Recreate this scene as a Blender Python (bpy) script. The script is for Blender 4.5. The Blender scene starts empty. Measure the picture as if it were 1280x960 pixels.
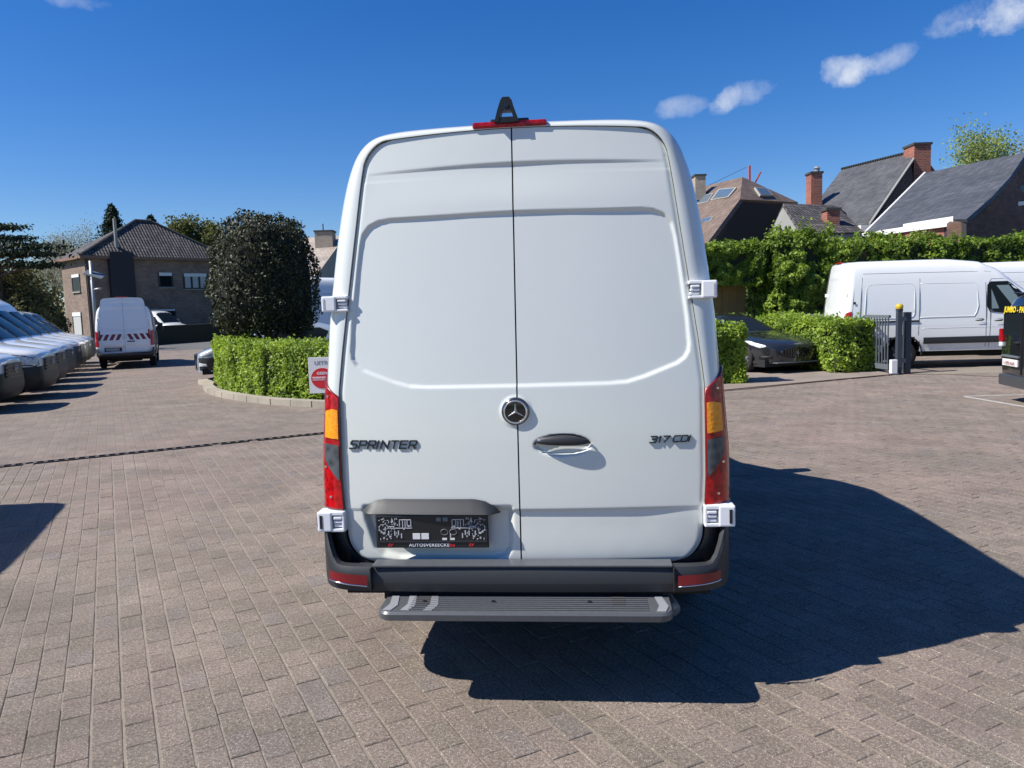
import bpy, bmesh, math, random
import numpy as np
from math import sin, cos, pi, radians, sqrt, exp
from mathutils import Vector, Matrix
random.seed(7); rng = np.random.default_rng(7)
S = bpy.context.scene
COL = S.collection
# ------------------------------------------------------------------ camera
CAM_H, PITCH, ROLL, FPX = 1.8112, 0.09836, 0.0322, 965.0
fw = Vector((0, cos(PITCH), -sin(PITCH))); up0 = Vector((0, sin(PITCH), cos(PITCH))); r0 = Vector((1, 0, 0))
rt = r0*cos(ROLL) - up0*sin(ROLL); upv = up0*cos(ROLL) + r0*sin(ROLL)
cd = bpy.data.cameras.new('camera'); cam = bpy.data.objects.new('camera', cd); COL.objects.link(cam)
cd.sensor_width = 36; cd.lens = FPX/1280*36; cd.clip_start = .05; cd.clip_end = 3000
M3 = Matrix((rt, upv, -fw)).transposed()
cam.matrix_world = Matrix.Translation((0, 0, CAM_H)) @ M3.to_4x4()
S.camera = cam
def P(px, py, Y):
    """surveyed point: along the sight line through a photo pixel, at distance Y in front of the camera"""
    d = fw + rt*((px-640)/FPX) + upv*((480-py)/FPX)
    return Vector((0, 0, CAM_H)) + d*(Y/d.y)
# ------------------------------------------------------------------ sun, sky
SH = Vector((.90, .19))                                  # shadow run per metre of height
SUNV = Vector((-SH.x, -SH.y, 1)).normalized()
SUN_EL = math.asin(SUNV.z); SUN_AZ = math.atan2(SUNV.x, SUNV.y)
sl = bpy.data.lights.new('sun', 'SUN'); sl.energy = 5.0; sl.angle = radians(.5); sl.color = (1, .955, .89)
so = bpy.data.objects.new('sun', sl); COL.objects.link(so); so.rotation_euler = SUNV.to_track_quat('Z', 'Y').to_euler()
so.location = (-20, -5, 30)
W = bpy.data.worlds.new('World'); S.world = W; W.use_nodes = True
wt = W.node_tree; wt.nodes.clear()
def wn(t, **k):
    n = wt.nodes.new(t)
    for a, b in k.items(): setattr(n, a, b)
    return n
sky = wn('ShaderNodeTexSky', sky_type='NISHITA', sun_disc=False, sun_elevation=SUN_EL, sun_rotation=SUN_AZ, altitude=50, air_density=1.0, dust_density=.35, ozone_density=2.2)
tc = wn('ShaderNodeTexCoord')
hs = wn('ShaderNodeHueSaturation'); hs.inputs['Saturation'].default_value = 1.42; hs.inputs['Hue'].default_value = .503; hs.inputs['Value'].default_value = 1.0
wt.links.new(sky.outputs[0], hs.inputs['Color'])
wb = wn('ShaderNodeMix', data_type='RGBA', blend_type='MULTIPLY'); wb.inputs[0].default_value = 1.0; wb.inputs[7].default_value = (.93, 1.06, 1.36, 1); wt.links.new(hs.outputs[0], wb.inputs[6])
cur = wb.outputs[2]
noi = wn('ShaderNodeTexNoise'); noi.inputs['Scale'].default_value = 22; noi.inputs['Detail'].default_value = 7; noi.inputs['Roughness'].default_value = .62
wt.links.new(tc.outputs['Generated'], noi.inputs['Vector'])
def wmath(op, a, b=None, c=None):
    n = wn('ShaderNodeMath', operation=op)
    for i, q in enumerate((a, b, c)):
        if q is None: continue
        if isinstance(q, (int, float)): n.inputs[i].default_value = q
        else: wt.links.new(q, n.inputs[i])
    return n.outputs[0]
def wdot(v):
    n = wn('ShaderNodeVectorMath', operation='DOT_PRODUCT'); wt.links.new(tc.outputs['Generated'], n.inputs[0]); n.inputs[1].default_value = v
    return n.outputs['Value']
for (px, py, a, b, tilt, dens) in ((855, 134, 36, 12, .12, .5), (905, 128, 22, 13, .5, .55), (935, 118, 44, 15, .12, .5), (1060, 88, 30, 17, .1, .95), (1095, 80, 40, 13, .22, .6), (1262, 14, 44, 20, .1, 1.0), (1222, 20, 40, 17, .1, .55), (1205, 32, 24, 8, .1, .4), (95, 2, 30, 8, 0, .35)):
    d = (P(px, py, 100)-Vector((0, 0, CAM_H))).normalized()
    e1 = Vector((d.y, -d.x, 0)).normalized(); e2 = e1.cross(d)
    e1, e2 = e1*cos(tilt)+e2*sin(tilt), e2*cos(tilt)-e1*sin(tilt)
    u = wmath('MULTIPLY', wdot(e1), FPX/a); v = wmath('MULTIPLY', wdot(e2), FPX/b)
    r2 = wmath('ADD', wmath('MULTIPLY', u, u), wmath('MULTIPLY', v, v))
    m = wmath('SUBTRACT', 1.0, r2)                              # 1 centre, 0 rim
    m = wmath('ADD', m, wmath('MULTIPLY', wmath('SUBTRACT', noi.outputs[0], .52), 4.2))
    m = wmath('MULTIPLY', m, .6)
    cl = wn('ShaderNodeClamp'); wt.links.new(m, cl.inputs[0])
    rim = wn('ShaderNodeClamp'); wt.links.new(wmath('SUBTRACT', 2.6, r2), rim.inputs[0])
    fr = wn('ShaderNodeClamp'); wt.links.new(wmath('GREATER_THAN', wdot(d), .5), fr.inputs[0])
    k = wmath('MULTIPLY', wmath('MULTIPLY', wmath('MULTIPLY', cl.outputs[0], rim.outputs[0]), fr.outputs[0]), dens*.8)
    mx = wn('ShaderNodeMix', data_type='RGBA'); wt.links.new(k, mx.inputs[0]); wt.links.new(cur, mx.inputs[6]); mx.inputs[7].default_value = (9.5, 9.9, 10.4, 1)
    cur = mx.outputs[2]
bg = wn('ShaderNodeBackground'); bg.inputs[1].default_value = .064
wo = wn('ShaderNodeOutputWorld'); wt.links.new(cur, bg.inputs[0]); wt.links.new(bg.outputs[0], wo.inputs[0])
S.view_settings.view_transform = 'Standard'; S.view_settings.look = 'None'; S.view_settings.exposure = 0.55; S.view_settings.gamma = 1
S.view_settings.use_curve_mapping = False

# ------------------------------------------------------------------ materials
class N:
    def __init__(s, name):
        s.m = bpy.data.materials.new(name); s.m.use_nodes = True; s.t = s.m.node_tree; s.t.nodes.clear()
        s.out = s.t.nodes.new('ShaderNodeOutputMaterial')
    def n(s, t, ins=None, **k):
        q = s.t.nodes.new(t)
        for a, b in k.items(): setattr(q, a, b)
        for a, b in (ins or {}).items(): s.set(q, a, b)
        return q
    def set(s, q, a, b):
        if isinstance(b, bpy.types.NodeSocket): s.t.links.new(b, q.inputs[a])
        else: q.inputs[a].default_value = b
    def math(s, op, a, b=0., c=None):
        q = s.n('ShaderNodeMath', {0: a, 1: b}, operation=op)
        if c is not None: s.set(q, 2, c)
        return q.outputs[0]
    def mix(s, f, a, b, mode='MIX'):
        q = s.n('ShaderNodeMix', {0: f, 6: a, 7: b}, data_type='RGBA', blend_type=mode); return q.outputs[2]
    def noise(s, sc, det=4, vec=None, rough=.55):
        q = s.n('ShaderNodeTexNoise', {'Scale': sc, 'Detail': det, 'Roughness': rough})
        if vec is not None: s.t.links.new(vec, q.inputs['Vector'])
        return q.outputs[0]
    def ramp(s, f, st):
        q = s.n('ShaderNodeValToRGB', {0: f}); e = q.color_ramp.elements
        while len(e) < len(st): e.new(.5)
        for i, (p, c) in enumerate(st): e[i].position = p; e[i].color = c
        return q.outputs[0]
    def bump(s, h, st=.3, dist=.01):
        return s.n('ShaderNodeBump', {'Height': h, 'Strength': st, 'Distance': dist}).outputs[0]
    def pr(s, **k):
        q = s.n('ShaderNodeBsdfPrincipled')
        for a, b in k.items(): s.set(q, a.replace('_', ' '), b)
        s.t.links.new(q.outputs[0], s.out.inputs[0]); return q
def c4(*c): return (*c, 1) if len(c) == 3 else (c[0], c[0], c[0], 1)
MC = {}
def simple(name, col, rough=.5, metal=0., coat=0., bumpy=0., bs=60, var=0.):
    if name in MC: return MC[name]
    a = N(name); co = a.n('ShaderNodeTexCoord').outputs['Object']; k = {}
    base = c4(*col)
    if var:
        f = a.noise(bs*.12, 5, co); base = a.mix(f, c4(*[x*(1-var) for x in col]), c4(*[min(1, x*(1+var)) for x in col]))
    if bumpy: k['Normal'] = a.bump(a.noise(bs, 4, co), bumpy, .004)
    q = a.pr(Base_Color=base, Roughness=rough, Metallic=metal, Coat_Weight=coat, Coat_Roughness=.04, **k)
    MC[name] = a.m; return a.m
def paint(name, col, rough=.32, dirt=.0):
    if name in MC: return MC[name]
    a = N(name); co = a.n('ShaderNodeTexCoord').outputs['Object']
    wav = a.noise(3.0, 2, co)
    base = a.mix(a.math('MULTIPLY', a.noise(2.2, 6, co), .25), c4(*col), c4(*[x*.93 for x in col]))
    if dirt:
        z = a.n('ShaderNodeSeparateXYZ', {0: co}).outputs[2]
        low = a.n('ShaderNodeMapRange', {0: z, 1: .9, 2: .35, 3: 0., 4: 1.}).outputs[0]
        base = a.mix(a.math('MULTIPLY', a.math('MULTIPLY', low, a.noise(9, 6, co)), dirt), base, c4(.3, .27, .23))
    a.pr(Base_Color=base, Roughness=rough, Coat_Weight=.9, Coat_Roughness=.03, Normal=a.bump(wav, .05, .02))
    MC[name] = a.m; return a.m
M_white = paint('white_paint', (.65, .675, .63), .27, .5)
M_white_lit = paint('white_paint_lit', (.80, .81, .79), .3, .5)  # same white made lighter in colour, standing for light on the other vans
M_silver = paint('silver_blue_paint', (.30, .36, .42), .3)
M_dgrey = paint('graphite_paint', (.020, .022, .026), .22)
M_black = paint('black_paint', (.008, .009, .013), .2)
M_tan = paint('olive_grey_paint', (.10, .10, .09), .3)
M_plastic = simple('grey_plastic', (.023, .025, .028), .52, bumpy=.12, bs=420, var=.15)
M_step = simple('step_plastic', (.085, .09, .096), .3, bumpy=.1, bs=300, var=.2)
M_stepl = simple('step_tread', (.26, .27, .285), .3, bumpy=.1, bs=300)
M_dark = simple('dark_trim', (.012, .013, .015), .4)
M_rub = simple('rubber_tyre', (.016, .016, .017), .8, bumpy=.3, bs=120)
M_dkp = simple('front_bumper_plastic', (.018, .019, .021), .5)
M_under = simple('underbody', (.012, .012, .012), .8)
M_gap = simple('seam_shadow_seal', (.010, .011, .012), .7)
M_chrome = simple('chrome', (.75, .77, .8), .08, 1.0)
M_badge = simple('badge_dark_chrome', (.03, .033, .04), .22, .5)
M_rim = simple('rim_grey', (.35, .36, .37), .35, .8)
M_star = simple('silver_star', (.75, .77, .8), .22, .9)
M_gloss = simple('gloss_black', (.006, .007, .01), .06, coat=.5)
M_hinge = simple('hinge_white', (.80, .81, .82), .4, coat=.3)
M_wtext = simple('white_print', (.8, .8, .8), .6)
M_gtext = simple('grey_print', (.3, .32, .34), .6)
M_rtext = simple('red_print', (.65, .02, .03), .5)
M_ytext = simple('yellow_print', (.85, .62, .02), .5)
M_pink = simple('red_reflective', (.17, .005, .010), .3, coat=.3)
M_btext = simple('dark_print', (.06, .06, .07), .6)
M_steel = simple('grey_steel', (.16, .18, .20), .45, .3, var=.2, bs=20)
M_anth = simple('anthracite_coat', (.045, .055, .07), .4)
M_galv = simple('galvanised_steel', (.34, .35, .35), .5, .5, var=.15, bs=20)
def glassy(name, col, rough=.05):
    if name in MC: return MC[name]
    a = N(name); a.pr(Base_Color=c4(*col), Roughness=rough, IOR=1.22, Specular_IOR_Level=.3); MC[name] = a.m; return a.m
M_glass = glassy('tinted_glass', (.012, .016, .018), .06)
M_glasst = glassy('painted_reflection', (.18, .24, .25))  # pale colour that paints a reflection on a van window
def lens(name, col, emis=0., rough=.12, cells=34, dark=.35):
    a = N(name); co = a.n('ShaderNodeTexCoord').outputs['Object']
    v = a.n('ShaderNodeTexVoronoi', {'Vector': co, 'Scale': cells}).outputs['Distance']
    f = a.n('ShaderNodeMapRange', {0: a.math('ADD', a.math('MULTIPLY', v, .6), a.math('MULTIPLY', a.noise(14, 3, co), .6)), 1: .25, 2: .75}).outputs[0]
    base = a.mix(f, c4(*[x*dark for x in col]), c4(*col))
    a.pr(Base_Color=base, Roughness=rough+.1, Coat_Weight=.3, Coat_Roughness=.03, Subsurface_Weight=.0, Specular_IOR_Level=.4, Normal=a.bump(v, .3, .004))
    MC[name] = a.m; return a.m
M_red = lens('lamp_red_lens', (.46, .003, .006), dark=.22)
M_amber = lens('lamp_amber_lens', (.95, .33, .01), cells=55, dark=.75)
M_clear = lens('lamp_smoke_lens', (.09, .10, .11), cells=26, dark=.35)
M_head = lens('headlamp_lens', (.75, .78, .80), cells=14, dark=.5)

# ---- ground
PA = radians(27.5); UD = Vector((cos(PA), sin(PA))); VD = Vector((-sin(PA), cos(PA)))   # along / across the drain
def uv2w(u, v, z=0.): return Vector((UD.x*u+VD.x*v, UD.y*u+VD.y*v, z))
def w2uv(x, y): return UD.x*x+UD.y*y, VD.x*x+VD.y*y
PW, PL = .127, .203                                        # paver width (u) and length (v)
def paving(name, real):
    a = N(name); pos = a.n('ShaderNodeNewGeometry').outputs['Position']
    if real:
        tone = a.n('ShaderNodeAttribute', attribute_name='tone').outputs['Fac']; joint = None
    else:
        rot = a.n('ShaderNodeMapping', {0: pos, 'Rotation': (0, 0, -PA + pi/2)}, vector_type='POINT').outputs[0]
        br = a.n('ShaderNodeTexBrick', {'Vector': rot, 'Scale': 1., 'Mortar Size': .006, 'Mortar Smooth': .3, 'Bias': 0., 'Brick Width': PL, 'Row Height': PW, 'Color1': c4(0.), 'Color2': c4(1.), 'Mortar': c4(.5)})
        tone = a.n('ShaderNodeSeparateXYZ', {0: br.outputs[0]}).outputs[0]; joint = br.outputs['Fac']
    big = a.noise(.32, 5, pos, .6); mid = a.noise(1.7, 5, pos, .65); fine = a.noise(75, 5, pos, .75); grit = a.noise(260, 3, pos, .7)
    base = a.ramp(tone, [(0., c4(.165, .138, .108)), (.3, c4(.186, .149, .121)), (.75, c4(.204, .166, .135)), (.93, c4(.196, .156, .126)), (.98, c4(.176, .148, .128)), (1., c4(.160, .141, .128))])
    red = a.n('ShaderNodeMapRange', {0: big, 1: .50, 2: .68}).outputs[0]
    base = a.mix(a.math('MULTIPLY', red, .38), base, c4(.27, .18, .15))
    base = a.mix(.8, base, a.ramp(mid, [(.28, c4(.74)), (.5, c4(1.)), (.72, c4(1.25))]), 'MULTIPLY')
    base = a.mix(.85, base, a.ramp(fine, [(.32, c4(.38)), (.5, c4(1.)), (.68, c4(1.85))]), 'MULTIPLY')
    sp = a.n('ShaderNodeTexVoronoi', {'Vector': pos, 'Scale': 125.}, feature='F1')
    spm = a.n('ShaderNodeMapRange', {0: sp.outputs['Distance'], 1: .34, 2: .20}).outputs[0]
    sel = a.n('ShaderNodeSeparateXYZ', {0: sp.outputs['Color']}).outputs[0]
    spm = a.math('MULTIPLY', spm, a.math('GREATER_THAN', sel, a.math('SUBTRACT', 1.0, a.math('MULTIPLY', mid, .62))))
    base = a.mix(a.math('MULTIPLY', spm, .7), base, c4(.62, .57, .49))
    dsp = a.math('GREATER_THAN', grit, .60); base = a.mix(a.math('MULTIPLY', dsp, .35), base, c4(.07, .06, .055))
    # pale sandy spills and darker stains with shapes of their own
    dust = a.n('ShaderNodeMapRange', {0: a.noise(.9, 6, pos, .7), 1: .60, 2: .74}).outputs[0]
    base = a.mix(a.math('MULTIPLY', dust, .35), base, c4(.40, .345, .265))
    mp = a.n('ShaderNodeMapping', {0: pos, 'Location': (31, 17, 0), 'Scale': (.45, 1.1, 1), 'Rotation': (0, 0, .5)}).outputs[0]
    st = a.n('ShaderNodeMapRange', {0: a.noise(.8, 6, mp, .62), 1: .54, 2: .70}).outputs[0]
    base = a.mix(a.math('MULTIPLY', st, .42), base, c4(.10, .088, .075))
    if joint is not None: base = a.mix(a.math('MULTIPLY', joint, .6), base, c4(.22, .188, .152))
    h = a.math('ADD', a.math('MULTIPLY', fine, .6), a.math('MULTIPLY', grit, .4))
    if joint is not None: h = a.math('SUBTRACT', h, a.math('MULTIPLY', joint, 1.2))
    a.pr(Base_Color=base, Roughness=.88, Specular_IOR_Level=.35, Normal=a.bump(h, 1., .006))
    return a.m
M_paver = paving('concrete_paver', True); M_pave = paving('paver_field', False)
def grainy(name, c1, c2, sc=30, rough=.9, b=.4, big=1.0):
    if name in MC: return MC[name]
    a = N(name); pos = a.n('ShaderNodeNewGeometry').outputs['Position']
    f = a.noise(sc, 6, pos, .7); g = a.noise(big, 5, pos, .6)
    base = a.mix(f, c4(*c1), c4(*c2)); base = a.mix(.6, base, a.ramp(g, [(.3, c4(.7)), (.7, c4(1.25))]), 'MULTIPLY')
    a.pr(Base_Color=base, Roughness=rough, Normal=a.bump(f, b, .01)); MC[name] = a.m; return a.m
M_sand = grainy('joint_sand', (.16, .137, .107), (.30, .26, .20), 140, b=.6)
M_asph = grainy('asphalt', (.08, .08, .08), (.15, .145, .135), 30, b=.3, big=.2)
M_kerb = grainy('kerb_concrete', (.25, .22, .17), (.40, .36, .29), 60, b=.3)
M_pinkp = grainy('pink_paving', (.19, .15, .122), (.28, .235, .195), 18, b=.3, big=1.5)
M_soil = grainy('soil', (.05, .04, .03), (.10, .08, .06), 20)
M_line = grainy('worn_line_paint', (.24, .22, .20), (.52, .50, .46), 25, b=.2, big=6)
M_lawn = grainy('verge', (.05, .08, .025), (.10, .13, .04), 8)
def brickmat(name, c1, c2, mort, sc=1., roof=False):
    if name in MC: return MC[name]
    a = N(name); co = a.n('ShaderNodeTexCoord').outputs['UV']
    br = a.n('ShaderNodeTexBrick', {'Vector': co, 'Scale': 1., 'Mortar Size': .012, 'Brick Width': .23*sc, 'Row Height': .075*sc, 'Color1': c4(*c1), 'Color2': c4(*c2), 'Mortar': c4(*mort)})
    g = a.noise(.8, 5, co); base = a.mix(.7, br.outputs[0], a.ramp(g, [(.3, c4(.65)), (.7, c4(1.3))]), 'MULTIPLY')
    a.pr(Base_Color=base, Roughness=.9, Normal=a.bump(a.math('SUBTRACT', 1., br.outputs['Fac']), .5, .01)); MC[name] = a.m; return a.m
M_brk1 = brickmat('tan_brick', (.26, .175, .125), (.17, .115, .085), (.25, .22, .19), 1.4)
M_brkr = brickmat('red_brick', (.36, .10, .055), (.24, .065, .04), (.25, .2, .17), 1.3)
M_brkd = brickmat('brown_brick', (.17, .085, .055), (.10, .05, .035), (.12, .09, .08), 1.3)
M_beigew = brickmat('beige_brick', (.42, .35, .27), (.34, .28, .21), (.36, .31, .25), 1.3)
def _t(): pass
def tilemat(name, c1, c2, w=.3, h=.34, wave=True):
    if name in MC: return MC[name]
    a = N(name); co = a.n('ShaderNodeTexCoord').outputs['UV']
    br = a.n('ShaderNodeTexBrick', {'Vector': co, 'Scale': 1., 'Mortar Size': .045 if wave else .015, 'Mortar Smooth': .6, 'Brick Width': w, 'Row Height': h, 'Color1': c4(*c1), 'Color2': c4(*c2), 'Mortar': c4(*[x*(.15 if wave else .5) for x in c1])}, offset=0 if wave else .5)
    sx = a.n('ShaderNodeSeparateXYZ', {0: co})
    g = a.noise(.7, 6, co, .65); base = a.mix(.8, br.outputs[0], a.ramp(g, [(.28, c4(.6)), (.72, c4(1.4))]), 'MULTIPLY')
    saw = a.math('FRACT', a.math('DIVIDE', sx.outputs[1], h)); hgt = a.math('MULTIPLY', a.math('SUBTRACT', 1., saw), .6)
    if wave: hgt = a.math('ADD', hgt, a.math('ABSOLUTE', a.math('SINE', a.math('MULTIPLY', sx.outputs[0], pi/w))))
    a.pr(Base_Color=base, Roughness=.7 if wave else .6, Normal=a.bump(hgt, 1., .05 if wave else .02)); MC[name] = a.m; return a.m
M_tile1 = tilemat('dark_pantile', (.050, .045, .042), (.14, .122, .11), .25, .36)
M_slate = tilemat('grey_slate', (.055, .058, .066), (.085, .088, .096), .35, .26, False)
M_slate2 = tilemat('flat_grey_tile', (.065, .066, .068), (.10, .10, .098), .24, .28, False)
M_brownr = tilemat('brown_flat_tile', (.135, .095, .070), (.19, .135, .10), .3, .3, False)
M_beiger = tilemat('beige_flat_tile', (.34, .29, .24), (.42, .36, .30), .3, .3, False)
M_wht = simple('white_fascia', (.75, .74, .72), .6); M_cap = simple('chimney_cap', (.05, .05, .05), .8)
M_dwall = simple('dark_cladding', (.028, .028, .032), .8); M_greyw = simple('grey_render', (.30, .30, .27), .9, var=.2, bs=8)
M_blind = simple('white_roller_blind', (.72, .72, .70), .7); M_curt = simple('pale_curtain', (.45, .45, .43), .8)
M_bwall = simple('dark_hedge_wall', (.018, .020, .016), .9, bumpy=.5, bs=8, var=.3)
M_timb = simple('brown_timber', (.22, .15, .06), .85, var=.3, bs=20, bumpy=.3)
M_bark = simple('bark', (.09, .07, .055), .95, bumpy=.8, bs=25, var=.3); M_barkp = simple('pale_bark', (.20, .17, .14), .95, bumpy=.5, bs=25)
def leafmat(name, lo, hi, rough=.55, tr=.25, spec=.4):
    if name in MC: return MC[name]
    a = N(name); t = a.n('ShaderNodeAttribute', attribute_name='tone').outputs['Fac']
    col = a.mix(t, c4(*lo), c4(*hi))
    p = a.n('ShaderNodeBsdfPrincipled', {'Base Color': col, 'Roughness': rough, 'Specular IOR Level': spec})
    tl = a.n('ShaderNodeBsdfTranslucent', {0: a.mix(.6, col, c4(*[x*1.3 for x in hi]))})
    mx = a.n('ShaderNodeMixShader', {0: tr, 1: p.outputs[0], 2: tl.outputs[0]}); a.t.links.new(mx.outputs[0], a.out.inputs[0]); MC[name] = a.m; return a.m
L_hedge = leafmat('young_beech_leaf', (.12, .20, .020), (.34, .46, .050), tr=.32)
L_tall = leafmat('hornbeam_leaf', (.085, .15, .018), (.25, .35, .04), tr=.32)
L_holly = leafmat('holly_leaf', (.012, .017, .006), (.058, .064, .022), .55, .06, .35)
L_ever = leafmat('evergreen_needle', (.012, .026, .014), (.035, .06, .028), .7, .05)
L_olive = leafmat('olive_foliage', (.07, .085, .022), (.17, .18, .05), .7, .2)
L_bush = leafmat('dull_bush_foliage', (.055, .065, .018), (.17, .155, .05), .8, .15)
L_spring = leafmat('spring_leaf', (.16, .21, .05), (.30, .36, .10), .7, .3)
L_bud = leafmat('grey_bud', (.20, .18, .13), (.34, .32, .22), .8, .2)

# ------------------------------------------------------------------ mesh helpers
def link(name, me, mat=None, parent=None, smooth=False):
    o = bpy.data.objects.new(name, me); COL.objects.link(o)
    for m in (mat if isinstance(mat, (list, tuple)) else [mat] if mat else []): me.materials.append(m)
    if parent: o.parent = parent
    if smooth: me.shade_smooth()
    return o
class MB:
    def __init__(s): s.v = []; s.f = []; s.mi = []; s.cur = 0
    def mesh(s, v, f):
        b = len(s.v); s.v += [tuple(p) for p in v]; s.f += [tuple(i+b for i in q) for q in f]; s.mi += [s.cur]*len(f); return s
    def box(s, x0, x1, y0, y1, z0, z1, bev=0., mat=None):
        if bev <= 0:
            v = [(x, y, z) for x in (x0, x1) for y in (y0, y1) for z in (z0, z1)]
            f = [(0, 1, 3, 2), (4, 6, 7, 5), (0, 4, 5, 1), (2, 3, 7, 6), (0, 2, 6, 4), (1, 5, 7, 3)]
        else:
            bm = bmesh.new(); bmesh.ops.create_cube(bm, size=1)
            for q in bm.verts: q.co = Vector(((x0+x1)/2+q.co.x*(x1-x0), (y0+y1)/2+q.co.y*(y1-y0), (z0+z1)/2+q.co.z*(z1-z0)))
            bmesh.ops.bevel(bm, geom=bm.edges[:], offset=bev, segments=2, profile=.6, affect='EDGES')
            bm.verts.ensure_lookup_table(); bm.verts.index_update()
            v = [q.co[:] for q in bm.verts]; f = [tuple(q.index for q in p.verts) for p in bm.faces]; bm.free()
        if mat is not None: v = [tuple(mat @ Vector(q)) for q in v]
        return s.mesh(v, f)
    def tube(s, pts, r, seg=8, cap=True):
        pts = [Vector(p) for p in pts]; v = []; f = []; n = len(pts)
        rr = r if isinstance(r, (list, tuple)) else [r]*n; last = None
        for i, p in enumerate(pts):
            t = (pts[min(i+1, n-1)]-pts[max(i-1, 0)]).normalized()
            a = t.orthogonal().normalized() if last is None else (last-t*last.dot(t)).normalized()
            last = a; b = t.cross(a)
            for k in range(seg): v.append(p+(a*cos(2*pi*k/seg)+b*sin(2*pi*k/seg))*rr[i])
        for i in range(n-1):
            for k in range(seg): f.append((i*seg+k, i*seg+(k+1) % seg, (i+1)*seg+(k+1) % seg, (i+1)*seg+k))
        if cap: f += [tuple(range(seg))[::-1], tuple((n-1)*seg+k for k in range(seg))]
        return s.mesh(v, f)
    def lathe(s, prof, seg=24, mat=None):           # prof (r, h) round local X axis
        v = []; f = []; n = len(prof)
        for k in range(seg):
            a = 2*pi*k/seg
            for r, h in prof: v.append((h, r*cos(a), r*sin(a)))
        for k in range(seg):
            for i in range(n-1): f.append((k*n+i, k*n+i+1, ((k+1) % seg)*n+i+1, ((k+1) % seg)*n+i))
        if mat is not None: v = [tuple(mat @ Vector(q)) for q in v]
        return s.mesh(v, f)
    def grid(s, fn, us, vs, flip=False, keep=None):
        nu, nv = len(us), len(vs); v = [fn(u, w) for u in us for w in vs]; f = []
        for i in range(nu-1):
            for j in range(nv-1):
                if keep and not keep((us[i]+us[i+1])/2, (vs[j]+vs[j+1])/2): continue
                q = (i*nv+j, (i+1)*nv+j, (i+1)*nv+j+1, i*nv+j+1); f.append(q[::-1] if flip else q)
        return s.mesh(v, f)
    def prism(s, outline, ext, n=None):             # closed outline (3D points) pushed along ext
        o = [Vector(p) for p in outline]; e = Vector(ext); k = len(o)
        v = o+[p+e for p in o]
        f = [tuple(range(k))[::-1], tuple(range(k, 2*k))]+[(i, (i+1) % k, k+(i+1) % k, k+i) for i in range(k)]
        return s.mesh(v, f)
    def build(s, name, mat, parent=None, smooth=False, uv=False, sharp=None):
        me = bpy.data.meshes.new(name); me.from_pydata([tuple(q) for q in s.v], [], s.f)
        if isinstance(mat, (list, tuple)): me.polygons.foreach_set('material_index', s.mi)
        o = link(name, me, mat, parent, smooth)
        if sharp is not None and smooth: me.set_sharp_from_angle(angle=radians(sharp))
        if uv:
            ul = me.uv_layers.new(name='UVMap')
            for p in me.polygons:
                n = p.normal; h = Vector((0, 0, 1)).cross(n)
                h = h.normalized() if h.length > .05 else Vector((1, 0, 0)); w = n.cross(h)
                for li in p.loop_indices:
                    c = me.vertices[me.loops[li].vertex_index].co; ul.data[li].uv = (c.dot(h), c.dot(w))
        return o
def thing(name, label, cat, loc=(0, 0, 0), rz=0., group=None):
    o = bpy.data.objects.new(name, None); COL.objects.link(o); o.location = loc; o.rotation_euler = (0, 0, rz)
    tag(o, label, cat, group); return o
def tag(o, label=None, cat=None, group=None, kind=None):
    if label: o['label'] = label
    if cat: o['category'] = cat
    if group: o['group'] = group
    if kind: o['kind'] = kind
    return o
def dup(o, parent=None):
    c = o.copy(); COL.objects.link(c)
    if parent: c.parent = parent
    for ch in list(o.children): dup(ch, c)
    return c
def lin(a, b, n): return [a+(b-a)*i/(n-1) for i in range(n)]
def textmesh(name, s, size, mat, parent, M, ext=.001, sx=1., shear=0., align='CENTER', off=0.):
    cu = bpy.data.curves.new(name, 'FONT'); cu.body = s; cu.size = size; cu.extrude = ext; cu.shear = shear; cu.align_x = align; cu.offset = off; cu.resolution_u = 3; cu.space_character = 1.06
    t = bpy.data.objects.new(name+'_tmp', cu); COL.objects.link(t)
    me = bpy.data.meshes.new_from_object(t.evaluated_get(bpy.context.evaluated_depsgraph_get()))
    bpy.data.objects.remove(t); me.transform(M @ Matrix.Diagonal((sx, 1, 1, 1))); me.name = name; me.materials.clear()
    return link(name, me, mat, parent)
# text standing on a plane that faces local -Y (reads left to right along +X)
FACE = Matrix(((1, 0, 0, 0), (0, 0, -1, 0), (0, 1, 0, 0), (0, 0, 0, 1)))

# ------------------------------------------------------------------ setting: ground
def sheet(name, pts, z, mat, kind='structure', parent=None):
    me = bpy.data.meshes.new(name); me.from_pydata([(x, y, z) for x, y in pts], [], [tuple(range(len(pts)))]); o = link(name, me, mat, parent)
    o['kind'] = kind; return o
g = sheet('ground', [(-900, -200), (900, -200), (900, 1500), (-900, 1500)], -.06, M_lawn)
yd = sheet('yard_paving', [(-45, -14), (40, -14), (40, 26.5), (20, 33), (-2, 42), (-34, 49), (-45, 49)], -.012, M_pave)
sheet('road', [(-120, 48.5), (-34, 48.5), (-2, 41.5), (20, 32.5), (60, 20), (90, 30), (20, 50), (-20, 60), (-120, 66)], -.008, M_asph)
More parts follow.
